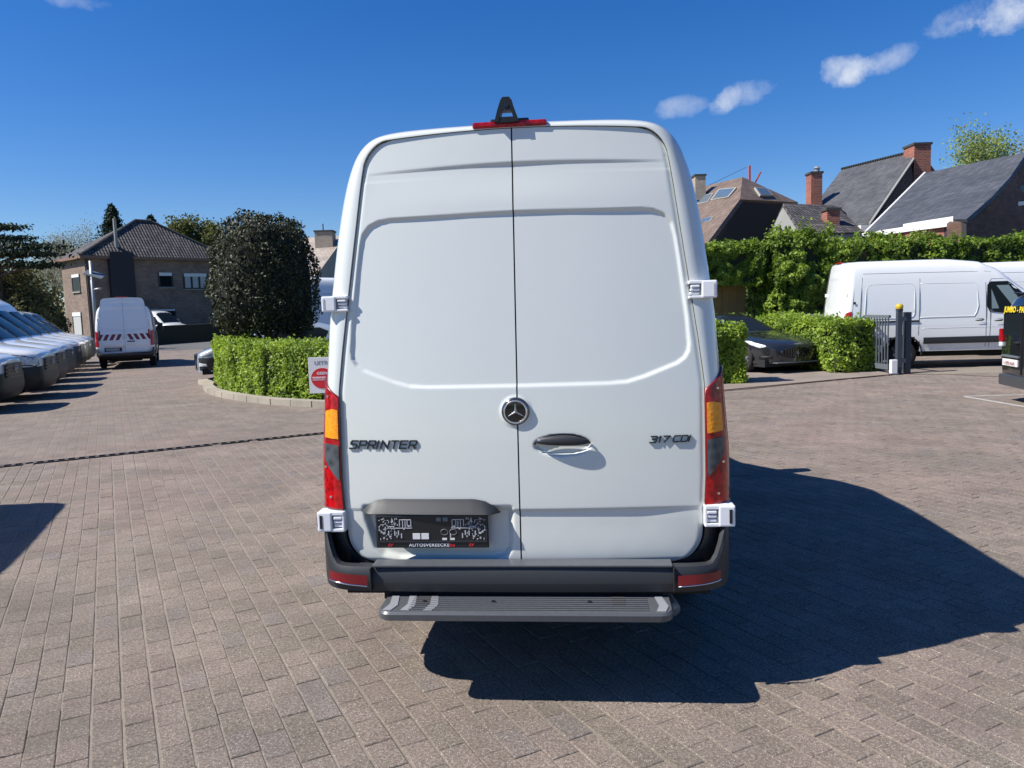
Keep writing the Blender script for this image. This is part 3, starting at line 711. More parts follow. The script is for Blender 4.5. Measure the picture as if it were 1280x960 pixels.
# ================================================================== THE VAN in the middle
VX, VY, VYAW = .01775, 3.59028, -.09553
sh = Shape(5.93, 2.69)
van = thing('cargo_van', 'tall white cargo van seen square from behind, filling the middle of the yard', 'van', (VX, VY, 0), VYAW)
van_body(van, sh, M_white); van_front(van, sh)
van_side(van, sh, SEAM_L2(5.93), [bead_rect(3.0, 5.93-2.6, 1.35, 2.2), bead_rect(5.93-2.4, 5.93-.4, 1.35, 2.2)], handles=((2.9, 1.22),))
for sgn, lb in ((-1, 'left rear door with number plate recess'), (1, 'right rear door with the grip handle')):
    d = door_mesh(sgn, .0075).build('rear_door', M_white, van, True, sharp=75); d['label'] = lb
    if sgn < 0: doorL = d
    else: doorR = d
seal_mesh().build('door_seal', M_gap, van)
def rp(x, z, off=.0, h=True): return Vector((x, rear_y(x, z, h)-off, z))
for sgn in (-1, 1):
    pr_ = surround_pts(sh, sgn); fnS = surround_fn(pr_, sgn)
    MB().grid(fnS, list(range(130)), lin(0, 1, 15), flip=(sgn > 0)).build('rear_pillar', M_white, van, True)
    # inner return of the door opening
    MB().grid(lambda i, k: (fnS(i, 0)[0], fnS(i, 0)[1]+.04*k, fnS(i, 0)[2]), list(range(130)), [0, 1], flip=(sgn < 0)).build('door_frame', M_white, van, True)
    zi = lambda z: min(range(130), key=lambda i: abs(pr_[i][0][1]-z))
    iL, iH = zi(.852), zi(1.418)
    fl = surround_fn(pr_, sgn, .012)
    def lampgrid(i0, i1, u0, u1, fn_, nn=26, un=12, topcut=True): return MB().grid(fn_, lin(i0, i1, nn), lin(u0, u1, un), flip=(sgn > 0))
    def slant(i, u):                  # lamp top rises towards the outside
        k = (i-iL)/(iH-iL); return fl(i+3.0*(u-.3)*sst(.55, 1, k), u)
    L_ = lampgrid(iL, iH, .0, 1.25, lambda i, u: slant(i, min(u, 1)) if u <= 1 else tuple(a+b_ for a, b_ in zip(slant(i, 1), (0, (u-1)*.5, 0))), 40, 16).build('tail_lamp', M_red, van, True)
    # rim closing the lamp on the body
    rim = [slant(iL, u) for u in lin(0, 1, 8)]+[slant(i, 1) for i in lin(iL, iH, 12)]+[slant(iH, u) for u in lin(1, 0, 8)]+[slant(i, 0) for i in lin(iH, iL, 12)]
    MB().tube([(x, y+.006, z) for x, y, z in rim], .006, 6, False).build('lamp_rim', M_pink, L_, True)
    f2 = surround_fn(pr_, sgn, .0155)
    def seg(name, z0, z1, ufn, mat):
        i0, i1 = zi(z0), zi(z1)
        m = MB(); m.grid(lambda i, k: f2(i, .02+(ufn((i-i0)/(i1-i0))-.02)*k), lin(i0, i1, 24), lin(0, 1, 9), flip=(sgn > 0)); m.build(name, mat, L_, True)
    seg('indicator_lens', 1.19, 1.352, lambda k: .50*(1-.55*sst(.82, 1., k)**2), M_amber)
    seg('reverse_lens', 1.01, 1.183, lambda k: .06+.46*min(1, k*1.7), M_clear)
    for zc, uc in ((1.385, .38), (1.045, .45), (.90, .3)):
        c_ = Vector(f2(zi(zc), uc)); MB().tube([c_+Vector((0, .002, 0)), c_+Vector((0, -.004, 0))], .006, 8).build('lens_boss', M_chrome, L_)
# hinges
def hinge(x0, x1, z0, z1, sgn, upper):
    zc = (z0+z1)/2; y = base_rear(x1 if x1 < .88 else .86, zc) if False else base_rear(.84, zc)-.004
    root = MB(); w = x1-x0; h = z1-z0
    X = lambda t: sgn*(x0+w*t)       # t 0 inner .. 1 outer
    def bx(m, t0, t1, k0, k1, d0, d1, bev=.004): a, c = sorted((X(t0), X(t1))); m.box(a, c, y-d1, y-d0, z0+h*k0, z0+h*k1, bev)
    # outer leaf on the pillar, as a frame round the knuckle well
    bx(root, .46, 1., .02, .98, -.06, .034, .008); bx(root, 0.02, .50, .80, .99, -.03, .030); bx(root, .02, .50, .01, .17, -.03, .030)
    if not upper: bx(root, 0., .10, .01, .99, -.03, .028)
    hg = root.build('hinge', M_hinge, van)
    m = MB(); bx(m, .06, .50, .17, .80, -.02, .004, .001); m.build('hinge_well', M_gap, hg)
    if not upper: m = MB(); bx(m, .80, .90, .18, .82, .034, .0362, .0005); m.build('hinge_slot', M_gap, hg)
    m = MB()
    for k in range(3): bx(m, .05+.02*k, .40, .22+.19*k, .37+.19*k, 0, .022+.004*k)
    m.build('hinge_knuckle', M_hinge, hg)
    m = MB(); xx = X(.44); m.tube([(xx, y-.018, z0+h*.14), (xx, y-.018, z0+h*.86)], .008, 10); m.build('hinge_pin', M_steel, hg)
    m = MB(); bx(m, 1.0, 1.04, .22, .70, .0, .022, .001)
    m.build('hinge_stop', M_dark, hg)
    if upper:
        m = MB(); bx(m, .86, .93, .2, .8, .0341, .0355, .0003); m.build('cast_lettering', simple('cast_grey', (.45, .46, .48), .6), hg)
hinge(.818, .952, 1.818, 1.897, -1, True); hinge(.812, .945, 1.826, 1.912, 1, True)
hinge(.862, .998, .746, .849, -1, False); hinge(.864, 1.004, .762, .866, 1, False)
# bumper
bumper_mesh().build('rear_bumper', M_plastic, van, True, sharp=38)
b = MB(); b.box(-.70, .70, -.112, -.02, .612, .622, .003); b.build('bumper_top', M_step, van)
for sgn in (-1, 1):
    b = MB(); b.box(sgn*.705-.0025, sgn*.705+.0025, -.128, -.09, .50, .612); b.build('bumper_joint', M_gap, van)
    def rf(t, k, sgn=sgn):
        x = .722+.20*t; a = min(1, (x-.72)/.265); y = -.124+.30*(1-cos(math.asin(min(1, a**(1/.66))))**.66)
        return (sgn*x, y-.002, 0.530+(.578-.530)*k+(.010*t if k > .5 else .016*t))
    MB().grid(rf, lin(0, 1, 10), [0, .5, 1], flip=(sgn > 0)).build('reflector', M_pink, van, True)
    MB().tube([tuple(Vector(rf(t, 0))+Vector((0, -.001, -.004))) for t in lin(0, 1, 10)], .0028, 6).build('chrome_trim', M_chrome, van, True)
    # mounting arm of the step
    b = MB(); b.box(sgn*.45-.03, sgn*.45+.03, -.2, .3, .43, .47); b.box(sgn*.45-.03, sgn*.45+.03, .0, .06, .43, .58); b.build('step_bracket', M_under, van)
# lower corner filler behind the bumper, down the door corner
for sgn in (-1, 1):
    m = MB(); m.grid(lambda z, k: (sgn*((xedge(max(z, ZB+.001))+.006) + (sh.side(.17, z)-.004-(xedge(max(z, ZB+.001))+.006))*sin(k*pi/2)), base_rear(.8, z)+.004+.15*(1-cos(k*pi/2)), z), lin(.56, .80, 14), lin(0, 1, 10), flip=(sgn > 0))
    m.build('corner_panel', M_plastic, van, True)
# step
def rrect(x0, x1, y0_, y1, r, z, n=6, back=False):
    out = []
    for cx, cy, a0 in ((x1-r, y1-.005, 0), (x0+r, y1-.005, 90), (x0+r, y0_+r, 180), (x1-r, y0_+r, 270)):
        rr = .005 if a0 < 180 else r
        if a0 == 0: cx = x1-.005
        if a0 == 90: cx = x0+.005
        for k in range(n): a = radians(a0+90*k/(n-1)); out.append((cx+rr*cos(a), cy+rr*sin(a), z))
    return out
stp = MB()
l0 = rrect(-.628, .676, -.275, -.07, .05, .420); l1 = rrect(-.640, .688, -.290, -.07, .065, .428); l2 = rrect(-.642, .690, -.292, -.07, .065, .455); l3 = rrect(-.634, .682, -.284, -.07, .06, .466)
n_ = len(l0); V = l0+l1+l2+l3; F = [tuple(range(n_))[::-1], tuple(range(3*n_, 4*n_))]
for k in range(3): F += [(k*n_+i, k*n_+(i+1) % n_, (k+1)*n_+(i+1) % n_, (k+1)*n_+i) for i in range(n_)]
stp.mesh(V, F); step = stp.build('rear_step', M_step, van, True, sharp=40)
b = MB()
for k in range(7): b.box(-.50, .58, -.262+k*.024, -.252+k*.024, .4662, .4705, .0015)
b.build('tread_rib', M_step, step)['kind'] = 'stuff'
for sgn, x in ((-1, -.588), (-1, -.505), (-1, -.40), (1, .64)):
    b = MB(); b.prism([(x-.028, -.27, .4662), (x+.012, -.27, .4662), (x+.030, -.21, .4662), (x+.012, -.10, .4662), (x-.022, -.10, .4662), (x-.010, -.20, .4662)], (0, 0, .0035)); b.build('tread_pad', M_stepl, step)
for x in (-.44, -.12, .32):
    MB().tube([(x, -.17, .466), (x, -.17, .4735)], .010, 10).build('bolt', M_dark, step)
# number plate trim, holder, text
m = MB(); cap = [(-.782, .846), (-.752, .872), (-.715, .898), (-.66, .908), (-.22, .910), (-.165, .900), (-.125, .876), (-.092, .846)]
def capfn(x, k):
    zt = float(np.interp(x, [p[0] for p in cap], [p[1] for p in cap])); e = min(1., (x+.782)/.06, (-.092-x)/.06); e = sin(max(0, e)*pi/2)
    prof = [(0, .006), (.35, .020), (.75, .046), (.95, .055), (1., .052), (1.0, -.02)][int(k)]
    return (x, base_rear(x, .88)-.001-prof[1]*(e if prof[1] > 0 else 1), zt-(zt-.843)*prof[0])
m.grid(capfn, lin(-.782, -.092, 40), list(range(6)), flip=False); m.build('plate_trim', M_plastic, doorL, True, sharp=30)
m = MB(); m.box(-.60, -.50, rear_y(-.55, .82)-.05, rear_y(-.55, .82), .832, .842); m.box(-.36, -.26, rear_y(-.3, .82)-.05, rear_y(-.3, .82), .832, .842); m.build('plate_light', M_clear, doorL)
py_ = rear_y(-.43, .74)-.074
m = MB(); m.box(-.706, -.160, py_, py_+.014, .664, .826, .004); m.box(-.60, -.27, py_+.012, py_+.070, .69, .80, .004); ph = m.build('plate_holder', M_dark, doorL); ph.location = (.010, 0, .015)
m = MB(); m.box(-.698, -.168, py_-.004, py_-.0005, .692, .700, .001); m.box(-.700, -.694, py_-.004, py_-.0005, .70, .820, .001); m.box(-.172, -.166, py_-.004, py_-.0005, .70, .820, .001); m.box(-.698, -.168, py_-.004, py_-.0005, .816, .822, .001); m.build('holder_rim', M_plastic, ph)
m = MB(); r_ = random.Random(5); xc = -.433
def spec(x, z, w, h):
    m.box(x-w/2, x+w/2, py_-.0025, py_+.0, z-h/2, z+h/2)
for s in (-1, 1):
    r_ = random.Random(5)
    for k in range(64):
        x, z = r_.uniform(.165, .258), r_.uniform(.705, .812)
        spec(xc+s*x, z, r_.choice((.004, .006, .003)), r_.choice((.004, .003, .009)))
    for x in (.10, .118, .128, .14, .155): spec(xc+s*x, .785+r_.uniform(-.006, .006), .0035, .034)
    spec(xc+s*.125, .803, .05, .0035); spec(xc+s*.150, .762, .11, .003); spec(xc+s*.20, .770, .03, .003)
    for x in (.09, .148, .162, .18, .21): spec(xc+s*x, .728+r_.uniform(-.012, .012), .005, .022)
    for x in (.11, .135, .19, .225, .235): spec(xc+s*x, r_.uniform(.71, .80), .008, .008)
m.build('moulded_slot', simple('slot_grey', (.52, .53, .55), .5), ph)['kind'] = 'stuff'
for x, z, w, h in ((-.508, .722, .036, .028), (-.466, .722, .036, .028), (-.372, .708, .022, .009), (-.334, .708, .022, .009)): m = MB(); m.box(x-w/2, x+w/2, py_-.003, py_, z-h/2, z+h/2); m.build('bright_slot', M_wht, ph)
for x in (-.398, -.366): m = MB(); m.box(x-.013, x+.013, py_-.003, py_, .793, .815, .004); m.build('grey_slot', simple('slot_mid', (.16, .165, .17), .5), ph)
for x in (-.372, -.330):
    m = MB(); m.tube([(x+.017*cos(t), py_-.001, .742+.014*sin(t)) for t in lin(0, 2*pi, 16)], .0016, 5, False); m.build('moulded_ring', simple('slot_mid', (.16, .165, .17), .5), ph)
TF_ = lambda x, z, y=py_-.001: Matrix.Translation((x, y, z)) @ FACE
textmesh('holder_text', 'AUTOSVEREECKE', .0215, M_wtext, ph, TF_(-.448, .6715), .0006, 1.12, off=.0003)
textmesh('holder_text', '.be', .021, M_rtext, ph, TF_(-.338, .6715), .0006, 1.1, off=.0006)
for x in (-.637, -.244):
    m = MB(); yy = py_-.0012
    m.prism([(x-.012, yy, .672), (x-.008, yy, .687), (x+.002, yy, .687), (x-.001, yy, .6835), (x-.005, yy, .6835), (x-.0058, yy, .6812), (x-.002, yy, .6812), (x-.003, yy, .678), (x-.0068, yy, .678), (x-.0075, yy, .6755), (x-.003, yy, .6755), (x-.004, yy, .672)], (0, -.0008, 0))
    m.prism([(x+.0, yy, .672), (x+.003, yy, .687), (x+.006, yy, .687), (x+.0045, yy, .679), (x+.012, yy, .687), (x+.016, yy, .687), (x+.004, yy, .672)], (0, -.0008, 0))
    m.build('holder_logo', M_rtext, ph)
# emblem
ex_, ez_ = -.008, 1.322; ey = rear_y(ex_, ez_+.0)-.004
RX = lambda c: Matrix.Translation(c) @ Matrix.Rotation(-pi/2, 4, 'Z')
m = MB(); m.lathe([(.068, -.010), (.067, -.001), (.063, .006), (.058, .007), (.0565, .004)], 48, RX((ex_, ey+.002, ez_))); m.build('emblem_ring', simple('dark_ring_metal', (.16, .165, .17), .2, .9), doorR, True)
m = MB(); m.lathe([(.0580, .002), (.0565, .010), (.0545, .010), (.053, .006)], 48, RX((ex_, ey+.001, ez_))); em = m.build('emblem_chrome', M_chrome, doorR, True)
m = MB(); m.lathe([(.0545, .004), (.03, .0065), (.001, .007)], 40, RX((ex_, ey+.001, ez_))); m.build('emblem_disc', M_gloss, em, True)
star_mesh(.0525, .010, 32, Matrix.Translation((ex_, ey-.004, ez_))).build('emblem_star', M_star, em)
# handle
hx, hz = .209, 1.170; hy = base_rear(hx, hz)
m = MB()
def gripfn(t, k):
    x = .080+.258*t; e = sin(pi*min(1, max(0, t)))**.42; zc = 1.181+.004*sin(pi*t)-.006*t; a = 2*pi*k
    hh = .027*e; return (x, hy-.012-.017*e+.016*cos(a)*e, zc+hh*(sin(a)*(1 if sin(a) > 0 else .75)))
m.grid(gripfn, lin(0, 1, 28), lin(0, 1, 17)); grip = m.build('handle_grip', M_plastic, doorR, True)
m = MB()
for k in range(7): pass
m.tube([(.209+.131*cos(a), hy-.006, 1.160+.052*sin(a)) for a in lin(.1, pi-.1, 18)], .005, 6); m.build('handle_rim', M_dark, grip, True)
m = MB(); m.grid(lambda t, k: (.094+.062*t, hy-.0315-.002*sin(pi*t)+.010*k*k, 1.187+.013*k-.003*(1-t)), lin(0, 1, 6), lin(0, 1, 5), flip=True); m.build('lock_cover', M_rim, grip, True)
# lettering made of bars
GL = {'S': ([(1, 1), (.12, 1), (0, .78), (.06, .56), (.94, .46), (1, .22), (.88, 0), (0, 0)],), 'P': ([(0, 0), (0, 1), (.85, 1), (1, .8), (1, .58), (.85, .40), (.1, .40)],),
      'R': ([(0, 0), (0, 1), (.85, 1), (1, .8), (1, .6), (.85, .42), (.1, .42)], [(.5, .42), (1, 0)]), 'I': ([(.5, 0), (.5, 1)],), 'N': ([(0, 0), (0, 1), (1, 0), (1, 1)],),
      'T': ([(0, 1), (1, 1)], [(.5, 1), (.5, 0)]), 'E': ([(1, 1), (0, 1), (0, 0), (1, 0)], [(0, .5), (.9, .5)]), 'C': ([(1, 1), (.15, 1), (0, .8), (0, .2), (.15, 0), (1, 0)],),
      'D': ([(0, 0), (0, 1), (.8, 1), (1, .8), (1, .2), (.8, 0), (0, 0)],), '3': ([(0, 1), (.9, 1), (1, .8), (.9, .52), (.3, .52)], [(.9, .52), (1, .25), (.88, 0), (0, 0)]),
      '1': ([(.1, .8), (.6, 1), (.6, 0)],), '7': ([(0, 1), (1, 1), (.35, 0)],)}
def letters(txt, x0, z0, H_, wid, gap, parent, mat, name, slant=.30, th=.0064, dep=.006):
    x = x0
    for ch in txt:
        if ch == ' ': x += wid*.4; continue
        w = wid*({'I': .22, '1': .45}.get(ch, 1.)); m = MB()
        for path in GL[ch]:
            for k in range(len(path)-1):
                p, q = [(x+a*w+b_*H_*slant, z0+b_*H_) for a, b_ in (path[k], path[k+1])]
                if ch == 'I' or ch == '1': p, q = [(x+(a-.5 if ch == 'I' else a)*w+b_*H_*slant, z0+b_*H_) for a, b_ in (path[k], path[k+1])]
                d = Vector((q[0]-p[0], q[1]-p[1])); d.normalize(); n = Vector((-d.y, d.x))*th/2; e = d*th*.42
                P0, P1 = Vector(p)-e, Vector(q)+e; c = [(P0+n), (P0-n), (P1-n), (P1+n)]
                yy = [rear_y(v.x, v.y)-.001 for v in c]
                V = [(v.x, y, v.y) for v, y in zip(c, yy)]+[(v.x, y-dep-.0003*k, v.y) for v, y in zip(c, yy)]
                m.mesh(V, [(4, 5, 6, 7), (0, 1, 5, 4), (1, 2, 6, 5), (2, 3, 7, 6), (3, 0, 4, 7)])
        m.build(name, mat, parent); x += w+gap
letters('SPRINTER', -.832, 1.153, .036, .034, .0125, doorL, M_badge, 'letter')
letters('317 CDI', .617, 1.162, .028, .030, .0075, doorR, M_badge, 'letter', th=.0052, dep=.007)
# brake light and camera on the roof edge
zr = 2.683; yr = y0(zr)
m = MB(); m.grid(lambda t, k: (-.187+.356*t, yr-.012-.018*sin(k*pi*.5)*min(1, sin(pi*t)*4+.15), 2.660+.036*min(1, (sin(pi*t)*3)**.6+.3)*(1-cos(k*pi*.5)) if k <= 1 else 2.69), lin(0, 1, 24), lin(0, 1, 7), flip=False)
b = MB(); b.box(-.187, .169, yr-.016, yr+.10, 2.667, 2.697, .010); b.build('brake_light', M_red, van, False)
b = MB(); b.box(-.100, .085, yr-.012, yr+.14, 2.688, 2.708, .006); base = b.build('camera_base', M_dark, van)
m = MB()
yc = yr-.034
m.prism([(-.078, yc, 2.688), (-.062, yc, 2.745), (-.046, yc, 2.788), (-.036, yc, 2.802), (-.004, yc, 2.802), (.006, yc, 2.788), (.020, yc, 2.745), (.040, yc, 2.688), (.018, yc, 2.688), (.003, yc, 2.741), (-.043, yc, 2.741), (-.058, yc, 2.688)], (0, .06, 0))
m.box(-.062, .026, yc+.002, yc+.10, 2.684, 2.712, .003)
m.box(-.046, .006, yc+.03, yc+.09, 2.772, 2.800, .008)
m.build('reversing_camera', simple('camera_black', (.005, .006, .006), .45), base)
MB().tube([(-.02, yc-.003, 2.764), (-.02, yc+.03, 2.766)], .011, 14).build('camera_lens', M_gloss, base)
b = MB(); b.box(-.66, .66, -.06, .20, .44, .570); b.build('leak_block_beam', M_under, van)  # beam added to stop sun leaking in under the bumper
for sgn in (-1, 1): b = MB(); b.box(min(sgn*.64, sgn*.93), max(sgn*.64, sgn*.93), .09, .34, .45, .84); b.build('leak_block_box', M_under, van); b = MB(); b.box(min(sgn*.60, sgn*.87), max(sgn*.60, sgn*.87), -.055, .088, .492, .58); b.build('leak_block_inner', M_under, van)  # unseen corner blocks added to close light gaps in the van's shadow
# spare wheel, axle, exhaust below
m = MB(); m.lathe([(.001, -.11), (.33, -.11), (.345, -.06), (.345, .06), (.33, .11), (.001, .11)], 28, Matrix.Translation((0, .62, .40)) @ Matrix.Rotation(pi/2, 4, 'Y')); m.build('spare_wheel', M_rub, van, True)
MB().tube([(-.8, 1.26, .345), (.8, 1.26, .345)], .07, 12).build('rear_axle', M_under, van, True)
MB().tube([(.55, 2.4, .33), (.60, 1.7, .34), (.66, .4, .36), (.72, .1, .33)], .04, 10).build('exhaust_pipe', M_steel, van, True)

# ================================================================== other large vans
def proto_van(name, label, L, H, x, y, yaw, group=None, wheels=None, strip=True, sides=(-1, 1), lod=.04, seams=None, beads=None, handles=((2.92, 1.22), (3.1, 1.22)), rear=True):
    s = Shape(L, H); wheels = wheels or (1.26, L-1.01)
    r = thing(name, label, 'van', (x, y, 0), yaw, group)
    van_body(r, s, M_white_lit, wheels); van_front(r, s)
    van_side(r, s, seams if seams is not None else SEAM_L2(L), beads if beads is not None else [bead_rect(3.0, L-2.6, 1.35, 2.15), bead_rect(L-2.4, L-.4, 1.35, 2.15)], strip, handles, sides, wheels=wheels)
    if rear: generic_rear(r, s, M_white_lit, lod)
    return r, s
# right: long van seen from its side
L3 = 6.1
sm = [[(L3-.36, .62), (L3-.36, 2.58)], [(4.32, .50), (4.30, 2.52)], [(2.74, .5), (2.74, 1.3), (2.74, 2.06)], [(2.66, .5), (2.64, 1.1), (2.66, 2.06), (2.60, 2.14), (2.2, 2.14)], [(L3-.36, 2.36), (4.30, 2.35), (2.74, 2.33), (2.4, 2.30)], [(4.30, 2.52), (2.74, 2.50)]]
bd = [bead_rect(4.42, L3-.48, 1.25, 2.09, .12), [(4.30, 2.08), (2.98, 2.06), (2.94, 2.0), (2.92, 1.5), (2.96, 1.35), (3.02, 1.25), (4.30, 1.25)]]
rv, rs = proto_van('parked_van', 'long white van with black side strip parked sideways beyond the gate', L3, 2.66, 8.35, 20.15, radians(-95.5), seams=sm, beads=bd, handles=((2.80, 1.16), (2.36, 1.14)), wheels=(1.42, L3-1.01))
side_line(rs, 1, [(4.32, 1.17), (5.75, 1.17)], .022, .004).build('slide_rail', M_dark, rv, True)
side_line(rs, 1, [(4.25, .985), (2.7, .985), (1.8, .97)], .006, -.002).build('panel_bead', M_white_lit, rv, True)
side_patch(rs, 1, [(5.92, 1.62), (5.92, 1.68), (5.86, 1.68), (5.86, 1.62)], .01, 2, 2).build('side_badge', M_dark, rv)
for q, z in ((6.0, 1.5),): pass
m = MB(); s_ = rs.side(L3-2.0, 1.45)
side_patch(rs, 1, [(1.84, 1.42), (2.1, 1.42), (2.5, 1.98), (2.2, 1.98)], .0125, 5, 3).build('window_reflection_sheet', M_glasst, rv, True).name = 'window_reflection_patch'  # pale slanted patches painting a reflection over the cab window
side_patch(rs, 1, [(2.45, 1.42), (2.62, 1.42), (2.62, 1.9)], .0125, 5, 3).build('window_reflection_patch', M_glasst, rv, True)
v2 = dup(rv); v2.location = (13.4, 23.2, 0); v2['label'] = 'second white van behind the long van, only its roof showing'
v2.rotation_euler = (0, 0, radians(-95.5))
# left: van with red chevrons
cv, cs = proto_van('marked_van', 'white van with red and white hazard chevrons across its rear doors', 5.93, 2.36, -14.45, 29.0, .40, lod=.025, strip=False)
def rp2(x, z, off): return (x, rear_y(x, z, False)-off, z)
for sgn in (-1, 1):
    for k in range(4):
        xa = .13+k*.21; m = MB(); z0_, z1_ = 1.08, 1.30
        m.grid(lambda t, q: rp2(sgn*(xa+.125*t-.11*q+.06), z0_+(z1_-z0_)*q, .006), lin(0, 1, 3), lin(0, 1, 4), flip=(sgn < 0)); m.build('chevron_stripe', M_pink, cv)
    m = MB(); m.grid(lambda z, s: rp2(sgn*(xedge(z)-.02-.05*s-(.30-(1.42-z))*.0), z, .006), lin(1.2, 1.45, 5), lin(0, 1, 3), flip=(sgn < 0)); m.build('chevron_stripe', M_pink, cv)
star_mesh(.075, .02, mat=Matrix.Translation((0, rear_y(0, 1.2, False)-.012, 1.2))).build('star_emblem', M_star, cv, True)
m = MB(); yy = rear_y(-.4, .75, False)-.02; m.box(-.70, -.12, yy, yy+.01, .66, .80); pt_ = m.build('plate_panel', M_dark, cv); m = MB(); m.box(-.66, -.20, yy-.005, yy, .68, .78); m.build('number_plate', M_gtext, cv)
m = MB(); m.box(.08, .34, rear_y(.2, 1.08, False)-.03, rear_y(.2, 1.08, False), 1.0, 1.04, .008); m.build('door_handle', M_dark, cv)
m = MB(); z = 2.37; m.box(.28, .42, .5, .62, 2.36, 2.45, .03); m.build('roof_beacon', simple('orange_beacon', (.7, .10, .02), .3), cv)
for k in range(3): side_patch(cs, 1, [(5.93-.45-.2*k, 1.55-.18*k), (5.93-.45-.2*k, 1.75-.18*k), (5.93-.33-.2*k, 1.75-.18*k), (5.93-.33-.2*k, 1.55-.18*k)], .006, 2, 2).build('side_decal', simple('blue_print', (.02, .04, .25), .5), cv)
m = MB(); side_patch(cs, 1, [(1.2, .45), (1.2, 1.20), (5.93-.45, 1.20), (5.93-.45, .45)], .008, 5, 10)
# row of vans on the left, noses to the lane
row0, _ = proto_van('row_van', 'white van nearest the camera in the left row, mostly cut by the frame', 5.93, 2.36, 0, 0, 0, 'white vans parked in a row on the left', lod=.06, rear=True, sides=(-1, 1))
hi_row, _ = proto_van('row_van', 'tall-roofed white van standing third in the nose-out row on the left', 5.93, 2.92, 0, 0, 0, 'white vans parked in a row on the left', lod=.06, rear=True)
RL = ['white van nearest the camera in the left row, mostly cut by the frame', 'white van with full dark bumper, second in the nose-out row at the left edge', '', 'white van fourth from the camera in the left row', 'white van fifth from the camera in the left row', 'white van sixth from the camera in the left row', 'white van seventh from the camera in the left row, close to the chevron van', 'farthest white van of the left row']
noses = [(-10.75, 16.6)]+[(-11.45-1.17*k, 19.1+2.5*k) for k in range(7)]
RH = radians(17)                                     # heading measured from +X
for i, (nx, ny) in enumerate(noses):
    tall = i in (2, 3, 4, 5)
    if i == 0: o = row0
    elif i == 2: o = hi_row
    else: o = dup(hi_row if tall else row0)
    if RL[i]: o['label'] = RL[i]
    o.rotation_euler = (0, 0, RH-pi/2+random.uniform(-.01, .01)); o.location = (nx-5.93*cos(RH), ny-5.93*sin(RH), 0)
# van standing just left of the frame, seen only by its shadow on the pavers
o = dup(hi_row); o['label'] = 'white van just outside the left edge, throwing a shadow on the pavers'; o['group'] = 'vehicles beside the camera'
del o['group']; o.name = 'neighbour_van'; o.rotation_euler = (0, 0, radians(-160)); o.location = (-7.86, 7.12, 0)
# van in the street beyond the low dark wall
o = dup(row0); del o['group']; o.name = 'street_van'; o['label'] = 'white van in the street behind the low dark wall'
o.rotation_euler = (0, 0, radians(-25-90)); q = P(229, 405, 60.3); o.location = (q.x-5.93*cos(radians(25)), q.y+5.93*sin(radians(25)), .12)

# ================================================================== cars
class CarShape(Shape):
    def __init__(s, L, zs, ws, belt=.88, zb=.28, tk=.30, n=4.):
        s.L = L; s.zx = [a for a, _ in zs]; s.zy = [b_ for _, b_ in zs]; s.wx = [a for a, _ in ws]; s.wy = [b_ for _, b_ in ws]; s.belt = belt; s.zb = zb; s.tk = tk; s.n = n
    def sec(s, y):
        q = s.L-y; zt = np.interp(q, s.zx, s.zy); return (np.interp(q, s.wx, s.wy), zt, min(s.belt, zt-.14), s.n)
    def taper(s, z): return 1-s.tk*max(0., z-s.belt)/.6
    def low(s, z, w, zm): k = sst(s.zb, s.zb+(zm-s.zb)*.7, z); return w*(.93+.07*k)
    def pt(s, y, t):
        w, zt, zm, n = s.sec(y)
        if t <= .3: z = s.zb+(zm-s.zb)*t/.3; return s.low(z, w, zm), y, z
        th = (t-.3)/.7*pi/2; x = w*abs(cos(th))**(2/n); z = zm+(zt-zm)*abs(sin(th))**(2/n); return x*s.taper(z), y, z+.02*(1-(x/w)**2)*sst(zm, zt, z)
    def side(s, y, z):
        w, zt, zm, n = s.sec(y)
        if z <= zm: return s.low(z, w, zm)
        k = min(.9999, (z-zm)/(zt-zm)); sn = k**(n/2); return w*max(1e-4, sqrt(max(0, 1-sn*sn)))**(2/n)*s.taper(z)
    def top(s, x, y):
        w, zt, zm, n = s.sec(y); k = min(.999, abs(x)/(w*s.taper(zt))); c_ = k**(n/2); return zm+(zt-zm)*sqrt(1-c_*c_)**(2/n)+.02*(1-(x/w)**2)
def spline_patch(): pass
def flat_y(s, y, z): return y
